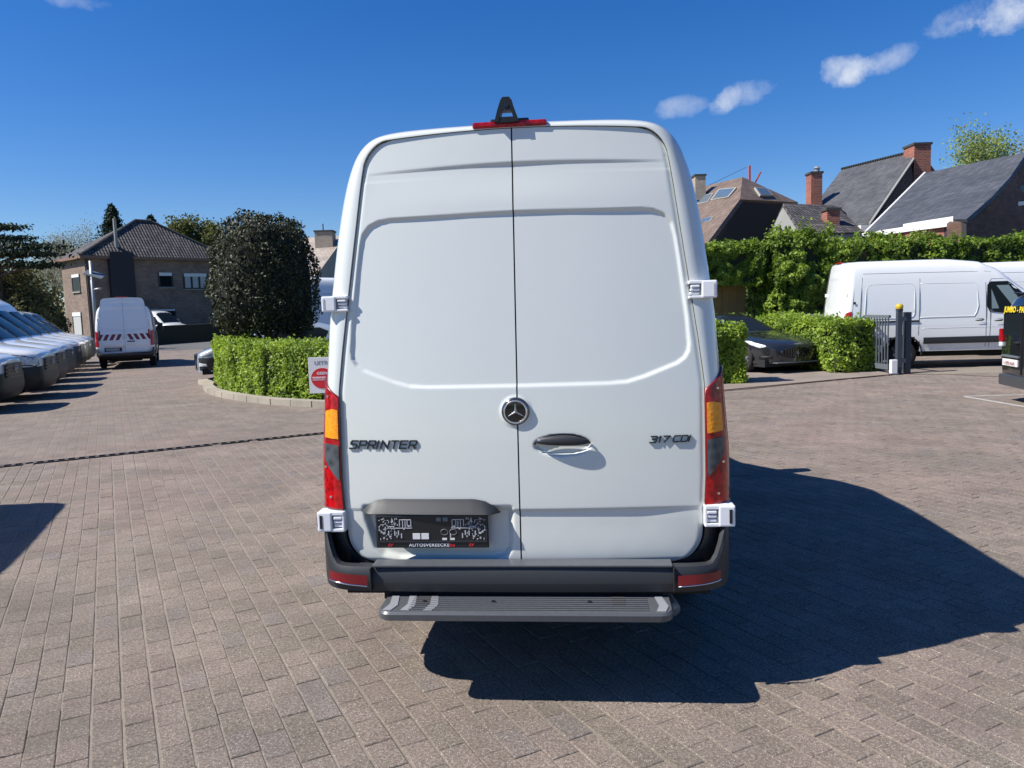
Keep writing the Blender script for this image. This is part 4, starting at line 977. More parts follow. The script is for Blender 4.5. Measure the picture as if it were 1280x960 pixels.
def car(name, label, s, mat, loc, yaw, wheels, R, screen, side_poly, rear_screen=None, cat='car'):
    r = thing(name, label, cat, loc, yaw); L = s.L
    st = sorted(set([round(L*k/44, 3) for k in range(45)]+[L-.02, L-.05, L-.1, .02, .06]))
    def keep(a, t):
        z = s.pt(a, t)[2]; return t > .3 or all((a-wy)**2+(z-R)**2 > (R+.06)**2 for wy in wheels)
    m = MB()
    for sgn in (-1, 1): m.grid(lambda y, t: (sgn*s.pt(y, t)[0], s.pt(y, t)[1], s.pt(y, t)[2]), st, TF, flip=(sgn > 0), keep=keep)
    for y_, fl in ((L, True), (0, False)):
        e = [s.pt(y_, t) for t in TF]; m.grid(lambda k, q: (e[int(k)][0]*q, y_+(.05 if fl else -.05)*(1-q*q), e[int(k)][2]), list(range(len(e))), lin(-1, 1, 9), flip=fl)
    m.build('body', mat, r, True, sharp=50)
    b = MB(); b.box(-.8, .8, .15, L-.15, s.zb-.08, s.zb+.1); b.build('underbody', M_under, r)
    for wy in wheels:
        for sgn in (-1, 1):
            a = MB(); W_ = s.side(wy, R)
            a.grid(lambda th, x: (sgn*x, wy+(R+.06)*cos(th), R+(R+.06)*sin(th)), lin(-.1, pi+.1, 18), [.5, W_-.01]); a.build('wheel_arch', M_under, r, True)
            wheel(r, sgn*(W_-.13), wy, sgn, R, .22)
    (q0, w0), (q1, w1) = screen
    m = MB(); m.grid(lambda q, k: (k*(w0+(w1-w0)*(q-q0)/(q1-q0)), L-q, s.top(k*(w0+(w1-w0)*(q-q0)/(q1-q0)), L-q)+.006), lin(q0, q1, 12), lin(-1, 1, 13), flip=True); m.build('windscreen', M_glass, r, True)
    if rear_screen:
        (q0r, w0r), (q1r, w1r) = rear_screen
        m = MB(); m.grid(lambda q, k: (k*(w0r+(w1r-w0r)*(q-q0r)/(q1r-q0r)), L-q, s.top(k*(w0r+(w1r-w0r)*(q-q0r)/(q1r-q0r)), L-q)+.006), lin(q0r, q1r, 10), lin(-1, 1, 11), flip=True); m.build('rear_screen', M_glass, r, True)
    for sgn in (-1, 1):
        for k, poly in enumerate(side_poly):
            pp = MB(); g_ = side_patch(s, sgn, poly, .006, 8, 6); g_.v = [(x, y_-(y0(z)*max(0., 1-y_/2.5) if y_ < 2.5 else 0), z) for x, y_, z in g_.v]; g_.build('side_window', M_glass, r, True)
        b = MB(); xm = s.side(L-screen[0][0]-.35, s.belt)+.10; b.box(sgn*xm-.10, sgn*xm+.10, L-screen[0][0]-.45, L-screen[0][0]-.3, s.belt+.06, s.belt+.19, .04); b.build('mirror', mat, r)
    return r
# dark coupe-like saloon between the two low hedges
ms = CarShape(4.9, [(0, .60), (.04, .68), (.15, .74), (.5, .83), (1.0, .91), (1.45, .96), (1.9, 1.17), (2.25, 1.34), (2.6, 1.42), (3.0, 1.44), (3.5, 1.37), (4.1, 1.17), (4.5, 1.07), (4.85, 1.02), (4.9, .9)],
              [(0, .48), (.05, .62), (.15, .74), (.35, .85), (.8, .95), (1.5, .97), (3.8, .97), (4.5, .90), (4.9, .78)], .80, .24, .34, 4.2)
mas = car('dark_saloon', 'dark grey saloon with oval grille between two low hedges', ms, M_dgrey, (0, 0, 0), 0, (1.02, 3.98), .35, ((1.52, .72), (2.42, .60)), [[(1.85, .92), (2.5, 1.32), (3.2, 1.32), (3.75, 1.15), (3.9, .98), (3.0, .93)]], ((3.5, .55), (4.3, .66)))
mh = radians(-70); mas.rotation_euler = (0, 0, mh-pi/2)      # heading
nose = Vector((7.0, 18.95)); mas.location = (nose.x-4.9*cos(mh), nose.y-4.9*sin(mh), 0)
m = MB(); m.grid(lambda a, k: (.44*k*cos(a), 4.955-.05*(.44*k*cos(a)/.5)**2+.012, .50+.125*k*(sin(a))), lin(0, 2*pi, 28), lin(0, 1, 5)); gr = m.build('grille', M_gloss, mas, True)
m = MB(); m.tube([(.45*cos(a), 4.965-.05*(.45*cos(a)/.5)**2, .50+.132*sin(a)) for a in lin(0, 2*pi, 36)], .010, 6, False); m.build('grille_ring', M_dark, mas, True)
m = MB()
for x in lin(-.36, .36, 11): m.box(x-.008, x+.008, 4.955, 4.972, .50-.11*sqrt(1-(x/.42)**2), .50+.11*sqrt(1-(x/.42)**2))
m.build('grille_bar', M_dark, mas)['kind'] = 'stuff'
m = MB()
for dx, zz in ((-.03, .53), (0, .57), (.03, .53)): m.tube([(dx, 4.985, .48), (dx, 4.985, zz)], [.006, .004], 6)
m.tube([(-.03, 4.985, .485), (0, 4.985, .46), (.03, 4.985, .485)], .006, 6); m.tube([(0, 4.985, .42), (0, 4.985, .48)], .006, 6); m.build('trident_badge', M_star, mas)
for sgn in (-1, 1):
    g_ = side_patch(ms, sgn, [(.16, .66), (.20, .70), (.62, .80), (.75, .80), (.62, .72), (.30, .63)], .008, 5, 8); g_.build('headlight', M_head, mas, True)
    g_ = side_patch(ms, sgn, [(.06, .36), (.08, .44), (.34, .42), (.36, .34)], .006, 4, 5); g_.build('lower_intake', M_dark, mas, True)
m = MB(); m.box(-.62, .62, 4.80, 5.0, .255, .275); m.build('front_splitter', M_steel, mas)
# blue-silver car with its nose past the left hedge
bs = CarShape(4.3, [(0, .66), (.04, .76), (.15, .84), (.5, .96), (.95, 1.05), (1.3, 1.12), (1.7, 1.36), (2.1, 1.55), (2.5, 1.62), (3.3, 1.60), (3.9, 1.45), (4.2, 1.1), (4.3, .9)],
              [(0, .50), (.05, .64), (.15, .76), (.35, .86), (.8, .90), (3.8, .90), (4.3, .78)], .95, .26, .30, 4.5)
sc_ = car('silver_hatchback', 'blue-silver car poking its nose out behind the low left hedge', bs, M_silver, (0, 0, 0), 0, (.85, 3.45), .33, ((1.22, .72), (2.05, .62)), [[(1.75, 1.08), (2.3, 1.47), (3.4, 1.46), (3.75, 1.3), (3.6, 1.06), (2.6, 1.02)]])
hh = radians(-162); sc_.rotation_euler = (0, 0, hh-pi/2); nose = Vector((-9.25, 22.8)); sc_.location = (nose.x-4.3*cos(hh), nose.y-4.3*sin(hh), 0)
for sgn in (-1, 1):
    side_patch(bs, sgn, [(.10, .74), (.13, .80), (.50, .92), (.68, .93), (.60, .85), (.30, .74), (.15, .70)], .010, 5, 8).build('headlight', M_head, sc_, True)
    side_patch(bs, sgn, [(.03, .30), (.04, .66), (.5, .66), (.5, .30)], .012, 6, 6).build('front_bumper', M_plastic, sc_, True)
    side_patch(bs, sgn, [(.06, .42), (.06, .52), (.26, .50), (.30, .42)], .022, 3, 4).build('fog_lamp', M_head, sc_, True)
m = MB(); m.grid(lambda z, k: (k*.5, 4.375-.05*k*k, z), lin(.30, .70, 5), lin(-1, 1, 9), flip=True); m.build('front_bumper', M_plastic, sc_, True)
m = MB(); m.box(-.40, .40, 4.33, 4.372, .58, .76, .02); m.build('grille', M_dark, sc_)
dk = dup(mas); dk.name = 'parked_car'; dk['label'] = 'dark car standing under the clipped holly tree behind the hedge'; dk['category'] = 'car'
for ch in list(dk.children):
    if ch.name.split('.')[0] in ('trident_badge',): bpy.data.objects.remove(ch)
dk.rotation_euler = (0, 0, radians(-170)-pi/2); dk.location = (-1.6, 27.2, 0); dk.scale = (1, 1, 1.10)
# pale truck box behind the holly
o = dup(hi_row); del o['group']; o.name = 'grey_truck_van'; o['label'] = 'pale van half hidden below the beige roof, right of the holly tree'
o.rotation_euler = (0, 0, radians(-63)); o.location = (-8.8, 28.3, 0); o.scale = (1, 1, 1.07)
# black van with yellow lettering at the right edge
ks = CarShape(4.4, [(0, .75), (.05, .9), (.3, 1.0), (.9, 1.12), (1.5, 1.60), (2.0, 1.80), (2.6, 1.82), (4.15, 1.80), (4.33, 1.72), (4.4, 1.58)],
              [(0, .6), (.2, .84), (.6, .91), (4.1, .91), (4.33, .88), (4.4, .83)], 1.05, .34, .22, 6)
bv = car('black_van', 'small black van with yellow lettering on its rear glass', ks, M_black, (0, 0, 0), 0, (.64, 3.5), .32, ((1.0, .75), (1.9, .68)), [[(1.6, 1.2), (2.0, 1.6), (2.7, 1.62), (2.7, 1.2)]], cat='van')
bh = radians(-10); bv.rotation_euler = (0, 0, bh-pi/2); bx_, by_ = 8.16, 12.22; bv.location = (bx_, by_, 0)
BY = -.055
def bpan(name, x0, x1, z0, z1, d, mat, bev=.004, par=None):
    m = MB(); xm = (x0+x1)/2; yb = -.05*(1-(xm/.83)**2)-.002
    m.box(x0, x1, yb-d, yb+.03, z0, z1, bev); return m.build(name, mat, par or bv)
bpan('rear_window', -.66, -.04, 1.10, 1.54, .012, M_glass); bpan('rear_window', .04, .66, 1.10, 1.54, .012, M_glass)
for k in range(2): pass
bpan('back_bumper', -.69, .80, .27, .46, .05, simple('satin_bumper', (.045, .05, .055), .3), .03)
m = MB(); m.box(-.004, .004, -.066, -.03, .48, 1.56); m.build('door_seam', M_gap, bv)
bpan('plate_trim', -.66, -.06, .745, .775, .035, M_steel)
np_ = bpan('number_plate', -.64, -.12, .60, .71, .022, simple('plate_white', (.72, .70, .68), .5), .003)
textmesh('plate_text', '1-SPE-443', .085, simple('plate_red', (.25, .03, .03), .5), np_, TF_(-.38, .622, -.080), .001, 1.05)
for sgn in (-1, 1):
    m = MB(); m.box(min(sgn*.74, sgn*.855), max(sgn*.74, sgn*.855), -.045, .10, .98, 1.20, .02); m.build('tail_lamp', M_red, bv)
    m = MB(); m.box(min(sgn*.745, sgn*.853), max(sgn*.745, sgn*.853), -.043, .098, .90, .978, .015); m.build('lamp_lens', M_head, bv)
bpan('door_handle', -.20, -.06, .99, 1.02, .03, M_chrome)
textmesh('window_text', 'JUMBO - PARTS', .13, M_ytext, bv, TF_(-.60, 1.48, -.075), .001, .95, shear=.25, align='LEFT', off=.004)
m = MB(); m.box(-.55, .55, .04, .16, 1.775, 1.80, .01); m.build('roof_spoiler', M_black, bv)

# ================================================================== plants
def leafmesh(name, pts, size, mat, parent, nrm=None, tone=None, squash=.62, jitter=.7, kind=None, fold=0):
    n = len(pts); pts = np.asarray(pts, float); sz = size*rng.uniform(.6, 1.35, n)
    a = rng.normal(size=(n, 3)); 
    if nrm is not None: a = np.asarray(nrm)*1.0+a*jitter
    a /= np.linalg.norm(a, axis=1)[:, None]+1e-9
    t = rng.normal(size=(n, 3)); t -= a*(t*a).sum(1)[:, None]; t /= np.linalg.norm(t, axis=1)[:, None]+1e-9; b_ = np.cross(a, t)
    L_ = t*(sz/2)[:, None]; Wd = b_*(sz/2*squash)[:, None]; dn = a*(sz*.10)[:, None]
    v = np.stack([pts-L_, pts-Wd*1.0-dn, pts+L_, pts+Wd*1.0-dn], 1).reshape(-1, 3)
    me = bpy.data.meshes.new(name); me.vertices.add(4*n); me.vertices.foreach_set('co', v.ravel())
    fi = np.arange(4*n).reshape(n, 4); tri = np.concatenate([fi[:, [0, 1, 2]], fi[:, [0, 2, 3]]], 1).reshape(-1)
    me.loops.add(len(tri)); me.loops.foreach_set('vertex_index', tri); me.polygons.add(2*n); me.polygons.foreach_set('loop_start', np.arange(2*n)*3); me.polygons.foreach_set('loop_total', np.full(2*n, 3))
    me.update(calc_edges=True); tn = rng.uniform(0, 1, n) if tone is None else np.clip(tone+rng.normal(0, .22, n), 0, 1)
    at = me.attributes.new('tone', 'FLOAT', 'FACE'); at.data.foreach_set('value', np.repeat(tn, 2)); o = link(name, me, mat, parent)
    if kind: o['kind'] = kind
    return o
def vnoise(p, f, seed=0):
    from mathutils import noise
    return np.array([noise.noise(Vector(q)*f+Vector((seed*7.3, seed*3.1, 0))) for q in p])
def hedge(root, path, width, z0, z1, n, leaf, mat, core, wob=.12, top_wob=.10, seed=0, bottom=None):
    """leafy shell round a path: sides, ends and top, with a twig core inside"""
    path = [Vector(p) for p in path]; seg = [(path[i+1]-path[i]).length for i in range(len(path)-1)]; T_ = sum(seg); P_ = []; Nn = []
    for _ in range(n):
        s = rng.uniform(0, T_+width*.6)
        if s > T_: # ends
            e = rng.integers(2); base = path[0] if e == 0 else path[-1]; d = (path[1]-path[0]).normalized() if e == 0 else (path[-1]-path[-2]).normalized()
            nn = Vector((-d.y, d.x)); q = base+nn*rng.uniform(-.5, .5)*width; nr = -d if e == 0 else d; z = rng.uniform(z0, z1); P_.append((q.x, q.y, z)); Nn.append((nr.x, nr.y, .35)); continue
        i = 0
        while i < len(seg)-1 and s > seg[i]: s -= seg[i]; i += 1
        d = (path[i+1]-path[i]).normalized(); nn = Vector((-d.y, d.x)); c = path[i]+d*s; k = rng.uniform()
        zz0 = z0 if bottom is None else bottom(c)
        H_ = z1-zz0; ptop = width/(width+2*H_)
        if k < ptop: q = c+nn*rng.uniform(-.5, .5)*width; P_.append((q.x, q.y, z1)); Nn.append((0, 0, 1))
        else:
            sg = 1 if rng.uniform() < .35 else -1; q = c+nn*sg*width/2; P_.append((q.x, q.y, rng.uniform(zz0, z1))); Nn.append((nn.x*sg, nn.y*sg, .35))
    P_ = np.array(P_); Nn = np.array(Nn)
    w = vnoise(P_, 1.3, seed)*wob*1.6+vnoise(P_, 4., seed+1)*wob; P_ += Nn*w[:, None]; P_ -= Nn*(rng.uniform(0, 1, len(P_))**2*.14)[:, None]
    up = (Nn[:, 2] > .9); P_[up, 2] += np.abs(rng.normal(0, top_wob*.5, up.sum()))
    tone = .48+vnoise(P_, 2.2, seed+2)*.9+vnoise(P_, .5, seed+5)*.5
    leafmesh('foliage', P_, leaf, mat, root, Nn, tone, jitter=.9)
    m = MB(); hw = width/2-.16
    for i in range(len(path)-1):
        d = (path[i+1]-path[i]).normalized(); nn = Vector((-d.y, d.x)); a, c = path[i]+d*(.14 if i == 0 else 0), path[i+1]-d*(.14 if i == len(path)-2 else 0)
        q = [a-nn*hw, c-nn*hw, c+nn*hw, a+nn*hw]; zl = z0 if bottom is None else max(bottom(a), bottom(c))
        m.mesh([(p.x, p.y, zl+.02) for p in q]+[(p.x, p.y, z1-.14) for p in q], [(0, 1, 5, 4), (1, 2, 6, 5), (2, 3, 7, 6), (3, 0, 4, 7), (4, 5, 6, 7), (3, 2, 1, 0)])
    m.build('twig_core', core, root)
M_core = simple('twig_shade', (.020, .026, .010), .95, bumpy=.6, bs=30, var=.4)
hl = thing('low_hedge', 'low bright green clipped hedge curving behind the kerb on the left', 'hedge', (0, 0, 0))
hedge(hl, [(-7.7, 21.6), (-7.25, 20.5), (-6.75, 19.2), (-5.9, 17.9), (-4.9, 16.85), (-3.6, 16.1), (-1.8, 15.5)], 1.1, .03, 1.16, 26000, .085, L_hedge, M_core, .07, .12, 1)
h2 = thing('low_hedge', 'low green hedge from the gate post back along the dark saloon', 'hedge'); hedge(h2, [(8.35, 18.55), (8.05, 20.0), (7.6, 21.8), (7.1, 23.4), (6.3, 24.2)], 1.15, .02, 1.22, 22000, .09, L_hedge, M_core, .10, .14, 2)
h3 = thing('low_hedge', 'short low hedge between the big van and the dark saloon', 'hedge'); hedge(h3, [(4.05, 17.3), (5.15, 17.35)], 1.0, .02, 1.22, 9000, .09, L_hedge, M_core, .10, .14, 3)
h4 = thing('tall_hedge', 'tall clipped green hedge running behind the white vans on the right', 'hedge')
hedge(h4, [(8.0, 25.8), (9.5, 26.0), (14, 26.4), (19, 26.9), (25, 27.5)], 1.3, .05, 3.60, 62000, .125, L_tall, M_core, .22, .12, 4)
h5 = thing('tall_hedge', 'leafy tall hedge block above the brown timber wall', 'hedge')
hedge(h5, [(4.9, 25.1), (8.1, 25.3)], 1.2, 2.35, 3.55, 20000, .125, L_tall, M_core, .22, .14, 5)
h6 = thing('climber', 'loose leafy column where the tall hedge steps forward', 'shrub')
hedge(h6, [(8.35, 24.8), (10.2, 25.0)], 1.0, .6, 3.62, 17000, .125, L_tall, M_core, .30, .34, 6)
w_ = thing('timber_wall', 'brown timber wall under the hanging tall hedge', 'wall'); 
for k in range(13):
    m = MB(); m.box(4.35+k*.265, 4.608+k*.265, 25.55, 25.60, 0, 2.35, .006); m.build('plank', M_timb, w_)
# holly tree
ht = thing('holly_tree', 'big dark holly clipped to a rounded drum behind the left hedge', 'tree', (-6.32, 20.2, 0)); ht.scale = (.93, .93, .955)
def shell(n, cx, cy, prof, depth=.35):
    P_ = []; Nn = []
    zs = [p[1] for p in prof]; zl, zh = min(zs), max(zs)
    for _ in range(n):
        t = rng.uniform(); d = [0]
        for i in range(1, len(prof)): d.append(d[-1]+sqrt((prof[i][0]-prof[i-1][0])**2+(prof[i][1]-prof[i-1][1])**2)*(prof[i][0]+prof[i-1][0]+.2))
        s = t*d[-1]; i = 1
        while d[i] < s: i += 1
        f_ = (s-d[i-1])/(d[i]-d[i-1]+1e-9); r = prof[i-1][0]*(1-f_)+prof[i][0]*f_; z = prof[i-1][1]*(1-f_)+prof[i][1]*f_
        a = rng.uniform(0, 2*pi); nr = Vector((prof[i][1]-prof[i-1][1], -(prof[i][0]-prof[i-1][0]))).normalized()
        P_.append((cx+r*cos(a), cy+r*sin(a), z)); Nn.append((nr.x*cos(a), nr.x*sin(a), nr.y))
    return np.array(P_), np.array(Nn)
prof = [(.25, 1.62), (.85, 1.42), (1.25, 1.50), (1.42, 1.85), (1.47, 2.5), (1.45, 3.2), (1.36, 3.8), (1.18, 4.2), (.9, 4.42), (.4, 4.55), (0.02, 4.58)]
P_, Nn = shell(17000, 0, 0, prof); w = vnoise(P_, 1.4, 9)*.24+vnoise(P_, 4, 8)*.16; P_ += Nn*w[:, None]; P_ -= Nn*(rng.uniform(0, 1, len(P_))**2*.25)[:, None]
leafmesh('crown', P_, .085, L_holly, ht, Nn, None, .6, .8)
spk = []
for k in range(55):
    a = rng.uniform(0, 2*pi); r = rng.uniform(.1, 1.25); z = 4.45-.25*(r/1.2)**3; h_ = rng.uniform(.08, .26)
    for j in range(12): spk.append((r*cos(a)+rng.normal(0, .02), r*sin(a)+rng.normal(0, .02), z+h_*j/12+.0))
leafmesh('top_shoots', np.array(spk), .07, L_holly, ht, None, None, .5, kind='stuff')
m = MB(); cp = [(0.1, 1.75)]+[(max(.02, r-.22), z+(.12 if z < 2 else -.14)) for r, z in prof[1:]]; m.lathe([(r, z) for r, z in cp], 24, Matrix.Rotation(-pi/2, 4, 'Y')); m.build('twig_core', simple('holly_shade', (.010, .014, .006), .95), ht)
m = MB(); m.tube([(0, 0, 0), (.03, .02, .9), (0, 0, 1.9)], [.13, .11, .09], 10)
for a in (0.3, 1.8, 3.5, 5.0): m.tube([(0, 0, .95), (.25*cos(a), .25*sin(a), 1.4), (.6*cos(a), .6*sin(a), 1.75)], [.05, .045, .03], 7)
m.build('trunk', M_bark, ht, True)
# trees far left and behind
def branchy(name, label, base, H, R, mat_bark, leafm, nleaf, leaf, levels=3, seed=1, spread=.55, trunkr=.18, crownz=.3, cat='tree'):
    r = random.Random(seed); root = thing(name, label, cat, base); tips = []; m = MB()
    def grow(p, d, ln, rad, lv):
        pts = [p]; q = p
        for k in range(3): d = (d+Vector((r.uniform(-.2, .2), r.uniform(-.2, .2), r.uniform(-.05, .18)))).normalized(); q = q+d*ln/3; pts.append(q)
        m.tube(pts, [rad, rad*.85, rad*.7, rad*.55], 5 if lv else 8, False)
        if lv >= levels: tips.append(q); tips.append(pts[2]); return
        for k in range(3 if lv else 5):
            ax = Vector((r.uniform(-1, 1), r.uniform(-1, 1), r.uniform(-.1, .7))).normalized(); grow(pts[r.choice((2, 3, 3))], (d*(1-spread)+ax*spread*1.3).normalized(), ln*.68, rad*.55, lv+1)
    grow(Vector((0, 0, -.1)), Vector((0, 0, 1)), H*crownz, trunkr, 0)
    mz = max(t.z for t in tips); sc = H/mz; mr = max(sqrt(t.x**2+t.y**2) for t in tips); sr = R/mr
    m.v = [(x*sr if z > H*.15 else x, y*sr if z > H*.15 else y, z*sc) for x, y, z in m.v]; tips = [Vector((t.x*sr, t.y*sr, t.z*sc)) for t in tips]
    m.build('trunk', mat_bark, root, True)
    if nleaf:
        pts = []
        for _ in range(nleaf): t = r.choice(tips); g_ = R*.13; pts.append((t.x+r.gauss(0, g_), t.y+r.gauss(0, g_), t.z+r.gauss(0, g_)))
        leafmesh('crown', np.array(pts), leaf, leafm, root)
    return root
def conifer(name, label, base, H, R, n, leaf, mat, z0=.1, layers=11, seed=1, flat=.25):
    r = random.Random(seed); root = thing(name, label, 'tree', base); m = MB(); m.tube([(0, 0, 0), (0, 0, H*.97)], [H*.022, .02], 8); pts = []; nr = []
    for k in range(layers):
        t = k/(layers-1); z = H*(z0+(1-z0)*t); rr = R*(1-t)**.75+.10
        for j in range(9):
            a = 2*pi*j/9+k*.7+r.uniform(-.3, .3); ln = rr*r.uniform(.6, 1.15); dz = -ln*flat
            m.tube([(0, 0, z), (ln*cos(a)*.6, ln*sin(a)*.6, z+dz*.3), (ln*cos(a), ln*sin(a), z+dz)], [.05, .03, .015], 4, False)
            for q in range(max(4, int(n/(layers*9)))):
                s = r.uniform(.15, 1)**.8; pts.append((ln*s*cos(a)+r.gauss(0, .10+.10*rr*(.3+s*.4)), ln*s*sin(a)+r.gauss(0, .10+.10*rr*(.3+s*.4)), z+dz*s*s+r.gauss(0, .10)))
    m.build('trunk', M_bark, root, True); leafmesh('crown', np.array(pts), leaf, mat, root, squash=.4); return root
def at0(px, Y): q = P(px, 420, Y); return (q.x, q.y, 0)
def top_z(px, py, Y): return P(px, py, Y).z
conifer('spruce_tree', 'dark spruce rising behind the left part of the brick house roof', at0(152, 78), top_z(152, 258, 78), 3.4, 12000, .30, L_ever, .3, 30, 3)
conifer('spruce_tree', 'smaller dark conifer tip showing over the right slope of the brick house roof', at0(200, 84), top_z(200, 271, 84), 3.0, 9000, .30, L_ever, .3, 28, 5)
branchy('budding_tree', 'pale bare budding tree behind the left end of the brick house', at0(100, 88), top_z(100, 285, 88), 5.5, M_barkp, L_bud, 13000, .14, 4, 11, .62, .2)
branchy('budding_tree', 'grey bare tree crown low on the horizon left of the house', at0(66, 95), top_z(66, 298, 95), 5.0, M_barkp, L_bud, 12000, .14, 4, 15, .62, .2)
branchy('leafy_tree', 'olive green tree between the brick house and the holly', at0(256, 76), top_z(256, 277, 76), 3.0, M_bark, L_olive, 14000, .28, 4, 21, .5, .2)
branchy('leafing_tree', 'tall tree coming into leaf behind the slate roofs on the right', at0(1222, 75), top_z(1222, 172, 75), 5.6, M_barkp, L_spring, 12000, .24, 4, 31, .6, .25)
branchy('leafing_tree', 'feathery half-bare tree at the right edge behind the slate roof', at0(1282, 78), top_z(1282, 168, 78), 5.2, M_barkp, L_bud, 11000, .20, 4, 33, .6, .25)
# cedar at the left edge with flat tiers
ct = thing('cedar_tree', 'dark cedar with flat spreading tiers at the left edge', 'tree', at0(2, 46)); m = MB(); m.tube([(0, 0, 0), (.1, 0, 4), (0, 0, top_z(2, 270, 46))], [.4, .25, .05], 8); pts = []; r_ = random.Random(4)
for (px, py, hw) in ((3, 284, 1.3), (12, 298, 1.5), (22, 306, 2.2), (8, 316, 2.8), (42, 309, 2.0), (34, 318, 2.4), (16, 330, 2.6), (50, 332, 1.2)):
    c_ = P(px, py, 46)-Vector(at0(2, 46)); m.tube([(0, 0, c_.z-.6), (c_.x*.5, 0, c_.z-.2), (c_.x+hw*.4, 0, c_.z)], [.12, .08, .04], 5)
    for _ in range(520): pts.append((c_.x+r_.gauss(0, .45)*hw, r_.gauss(0, hw*.4), c_.z+r_.gauss(0, .07)))
m.build('trunk', M_bark, ct, True); leafmesh('crown', np.array(pts), .24, L_ever, ct, squash=.5)
# broad bushes behind the van row
def bush(name, label, base, rx, ry, rz, n, leaf, mat, seed):
    r = np.random.default_rng(seed); root = thing(name, label, 'shrub', base); v = r.normal(size=(n, 3)); v[:, 2] = np.abs(v[:, 2]); v /= np.linalg.norm(v, axis=1)[:, None]
    nz = vnoise(v, 2.2, seed)*.45+vnoise(v, 6, seed+3)*.18; rad = (1+nz)*(1-r.uniform(0, 1, n)**2*.35); p = v*rad[:, None]*np.array([rx, ry, rz]); leafmesh('crown', p, leaf, mat, root, v, .5+nz)
    m = MB(); 
    for k in range(6): a = k*1.05; m.tube([(0, 0, 0), (rx*.3*cos(a), ry*.3*sin(a), rz*.4), (rx*.6*cos(a), ry*.6*sin(a), rz*.75)], [.14, .10, .04], 6)
    m.lathe([(.01, -rz*.0), (.72, .0), (.7, rz*.3/ max(rz, 1)), (.45, .68), (.01, .8)], 14, Matrix.Diagonal((rx, ry, rz, 1)) @ Matrix.Rotation(-pi/2, 4, 'Y')); m.build('branch', M_core, root); return root
bush('broad_bush', 'dull green bush mass behind the row of white vans, left of the brick house', at0(20, 50), 2.7, 2.5, top_z(52, 334, 50), 9000, .26, L_bush, 2)
bush('broad_bush', 'brownish thicket at the left edge under the cedar', at0(4, 47), 3.0, 2.5, top_z(8, 325, 47), 8000, .24, L_bush, 3)
bush('broad_bush', 'dark thicket just left of the brick house corner', at0(52, 72), 2.4, 2.5, top_z(70, 345, 72), 5000, .26, L_bush, 5)

# ================================================================== buildings
def onplane(px, py, O, n):
    d = fw + rt*((px-640)/FPX) + upv*((480-py)/FPX); o = Vector((0, 0, CAM_H)); n = Vector(n); return o+d*((Vector(O)-o).dot(n)/d.dot(n))
# --- left brick house
hd = Vector((.68, .733, 0)).normalized(); hp_ = Vector((-hd.y, hd.x, 0)); HC = Vector(((107-640)/965*62+.66, 62, 0)); eave = 6.90
hs_ = thing('brick_house', 'two-storey brown brick house with dark hipped pantile roof behind the chevron van', 'house', HC, math.atan2(hd.y, hd.x))
HL, HD = 11.8, 5.4
def loc(p): q = Vector(p)-HC; return (q.dot(hd), q.dot(hp_), q.z)
m = MB(); m.box(0, HL, 0, HD, 0, eave); m.build('wall', M_brk1, hs_, uv=True)
rz_ = 10.35; ov = .45
def hip(x0, x1, y0_, y1, z, rz, inset, thick=.18):
    my = (y0_+y1)/2; a, b_, c, d = (x0, y0_, z), (x1, y0_, z), (x1, y1, z), (x0, y1, z); r1, r2 = (x0+inset, my, rz), (x1-inset, my, rz); return [a, b_, c, d, r1, r2]
A = hip(-ov, HL+ov, -ov, HD+ov, eave+.12, rz_, 5.7)
m = MB(); m.mesh(A, [(0, 1, 5, 4), (1, 2, 5), (2, 3, 4, 5), (3, 0, 4)]); m.build('roof', M_tile1, hs_, uv=True)
m = MB(); m.box(-ov, HL+ov, -ov, HD+ov, eave-.12, eave+.118); m.build('eaves', simple('brown_soffit', (.20, .12, .08), .7), hs_)
m = MB(); m.tube([A[0], A[4]], .12, 6); m.tube([A[1], A[5]], .12, 6); m.tube([A[4], A[5]], .12, 6); m.build('ridge_tile', M_cap, hs_)
def wind(px0, py0, px1, py1, face, blind=.22, parts=1, curt=False):
    if face == 'R': O, n = HC, -hp_
    else: O, n = HC, -hd
    a = loc(onplane(px0, py0, O, n)); c = loc(onplane(px1, py1, O, n))
    k = 0 if face == 'R' else 1; u0, u1 = sorted((a[k], c[k])); z1_, z0_ = max(a[2], c[2]), min(a[2], c[2])
    def bb(m, ua, ub, d0, d1, za, zb):
        if face == 'R': m.box(ua, ub, d0, d1, za, zb)
        else: m.box(d0, d1, ua, ub, za, zb)
    m = MB(); bb(m, u0, u1, -.02, .01, z0_, z1_); bb(m, u0-.06, u0+.05, -.06, .0, z0_, z1_); bb(m, u1-.05, u1+.06, -.06, .0, z0_, z1_); bb(m, u0+.05, u1-.05, -.055, .0, z0_, z0_+.09); wi = m.build('window', M_cap, hs_)
    for p_ in range(parts):
        m = MB(); w = (u1-u0)/parts; bb(m, u0+w*p_+.1, u0+w*(p_+1)-.1, -.032, -.021, z0_+.1, z1_-blind); m.build('pane', M_curt if (curt and p_ != 9) else M_glass, wi)
    m = MB(); bb(m, u0+.02, u1-.02, -.07, -.021, z1_-blind, z1_+.02); m.build('roller_blind', M_blind, wi)
    m = MB(); bb(m, u0-.12, u1+.12, -.12, .0, z0_-.10, z0_-.01); m.build('sill', M_greyw, wi)
wind(198, 341, 216, 359, 'R', .25); wind(229, 342, 259, 361, 'R', .25, 3, True); wind(90, 344, 101, 364, 'L', .22, 1); wind(91, 391, 104, 420, 'L', .3, 1, True)
wind(162, 388, 221, 418, 'R', .12, 2, False)
a = loc(onplane(133, 310, HC, -hp_)); c = loc(onplane(163, 310, HC, -hp_))
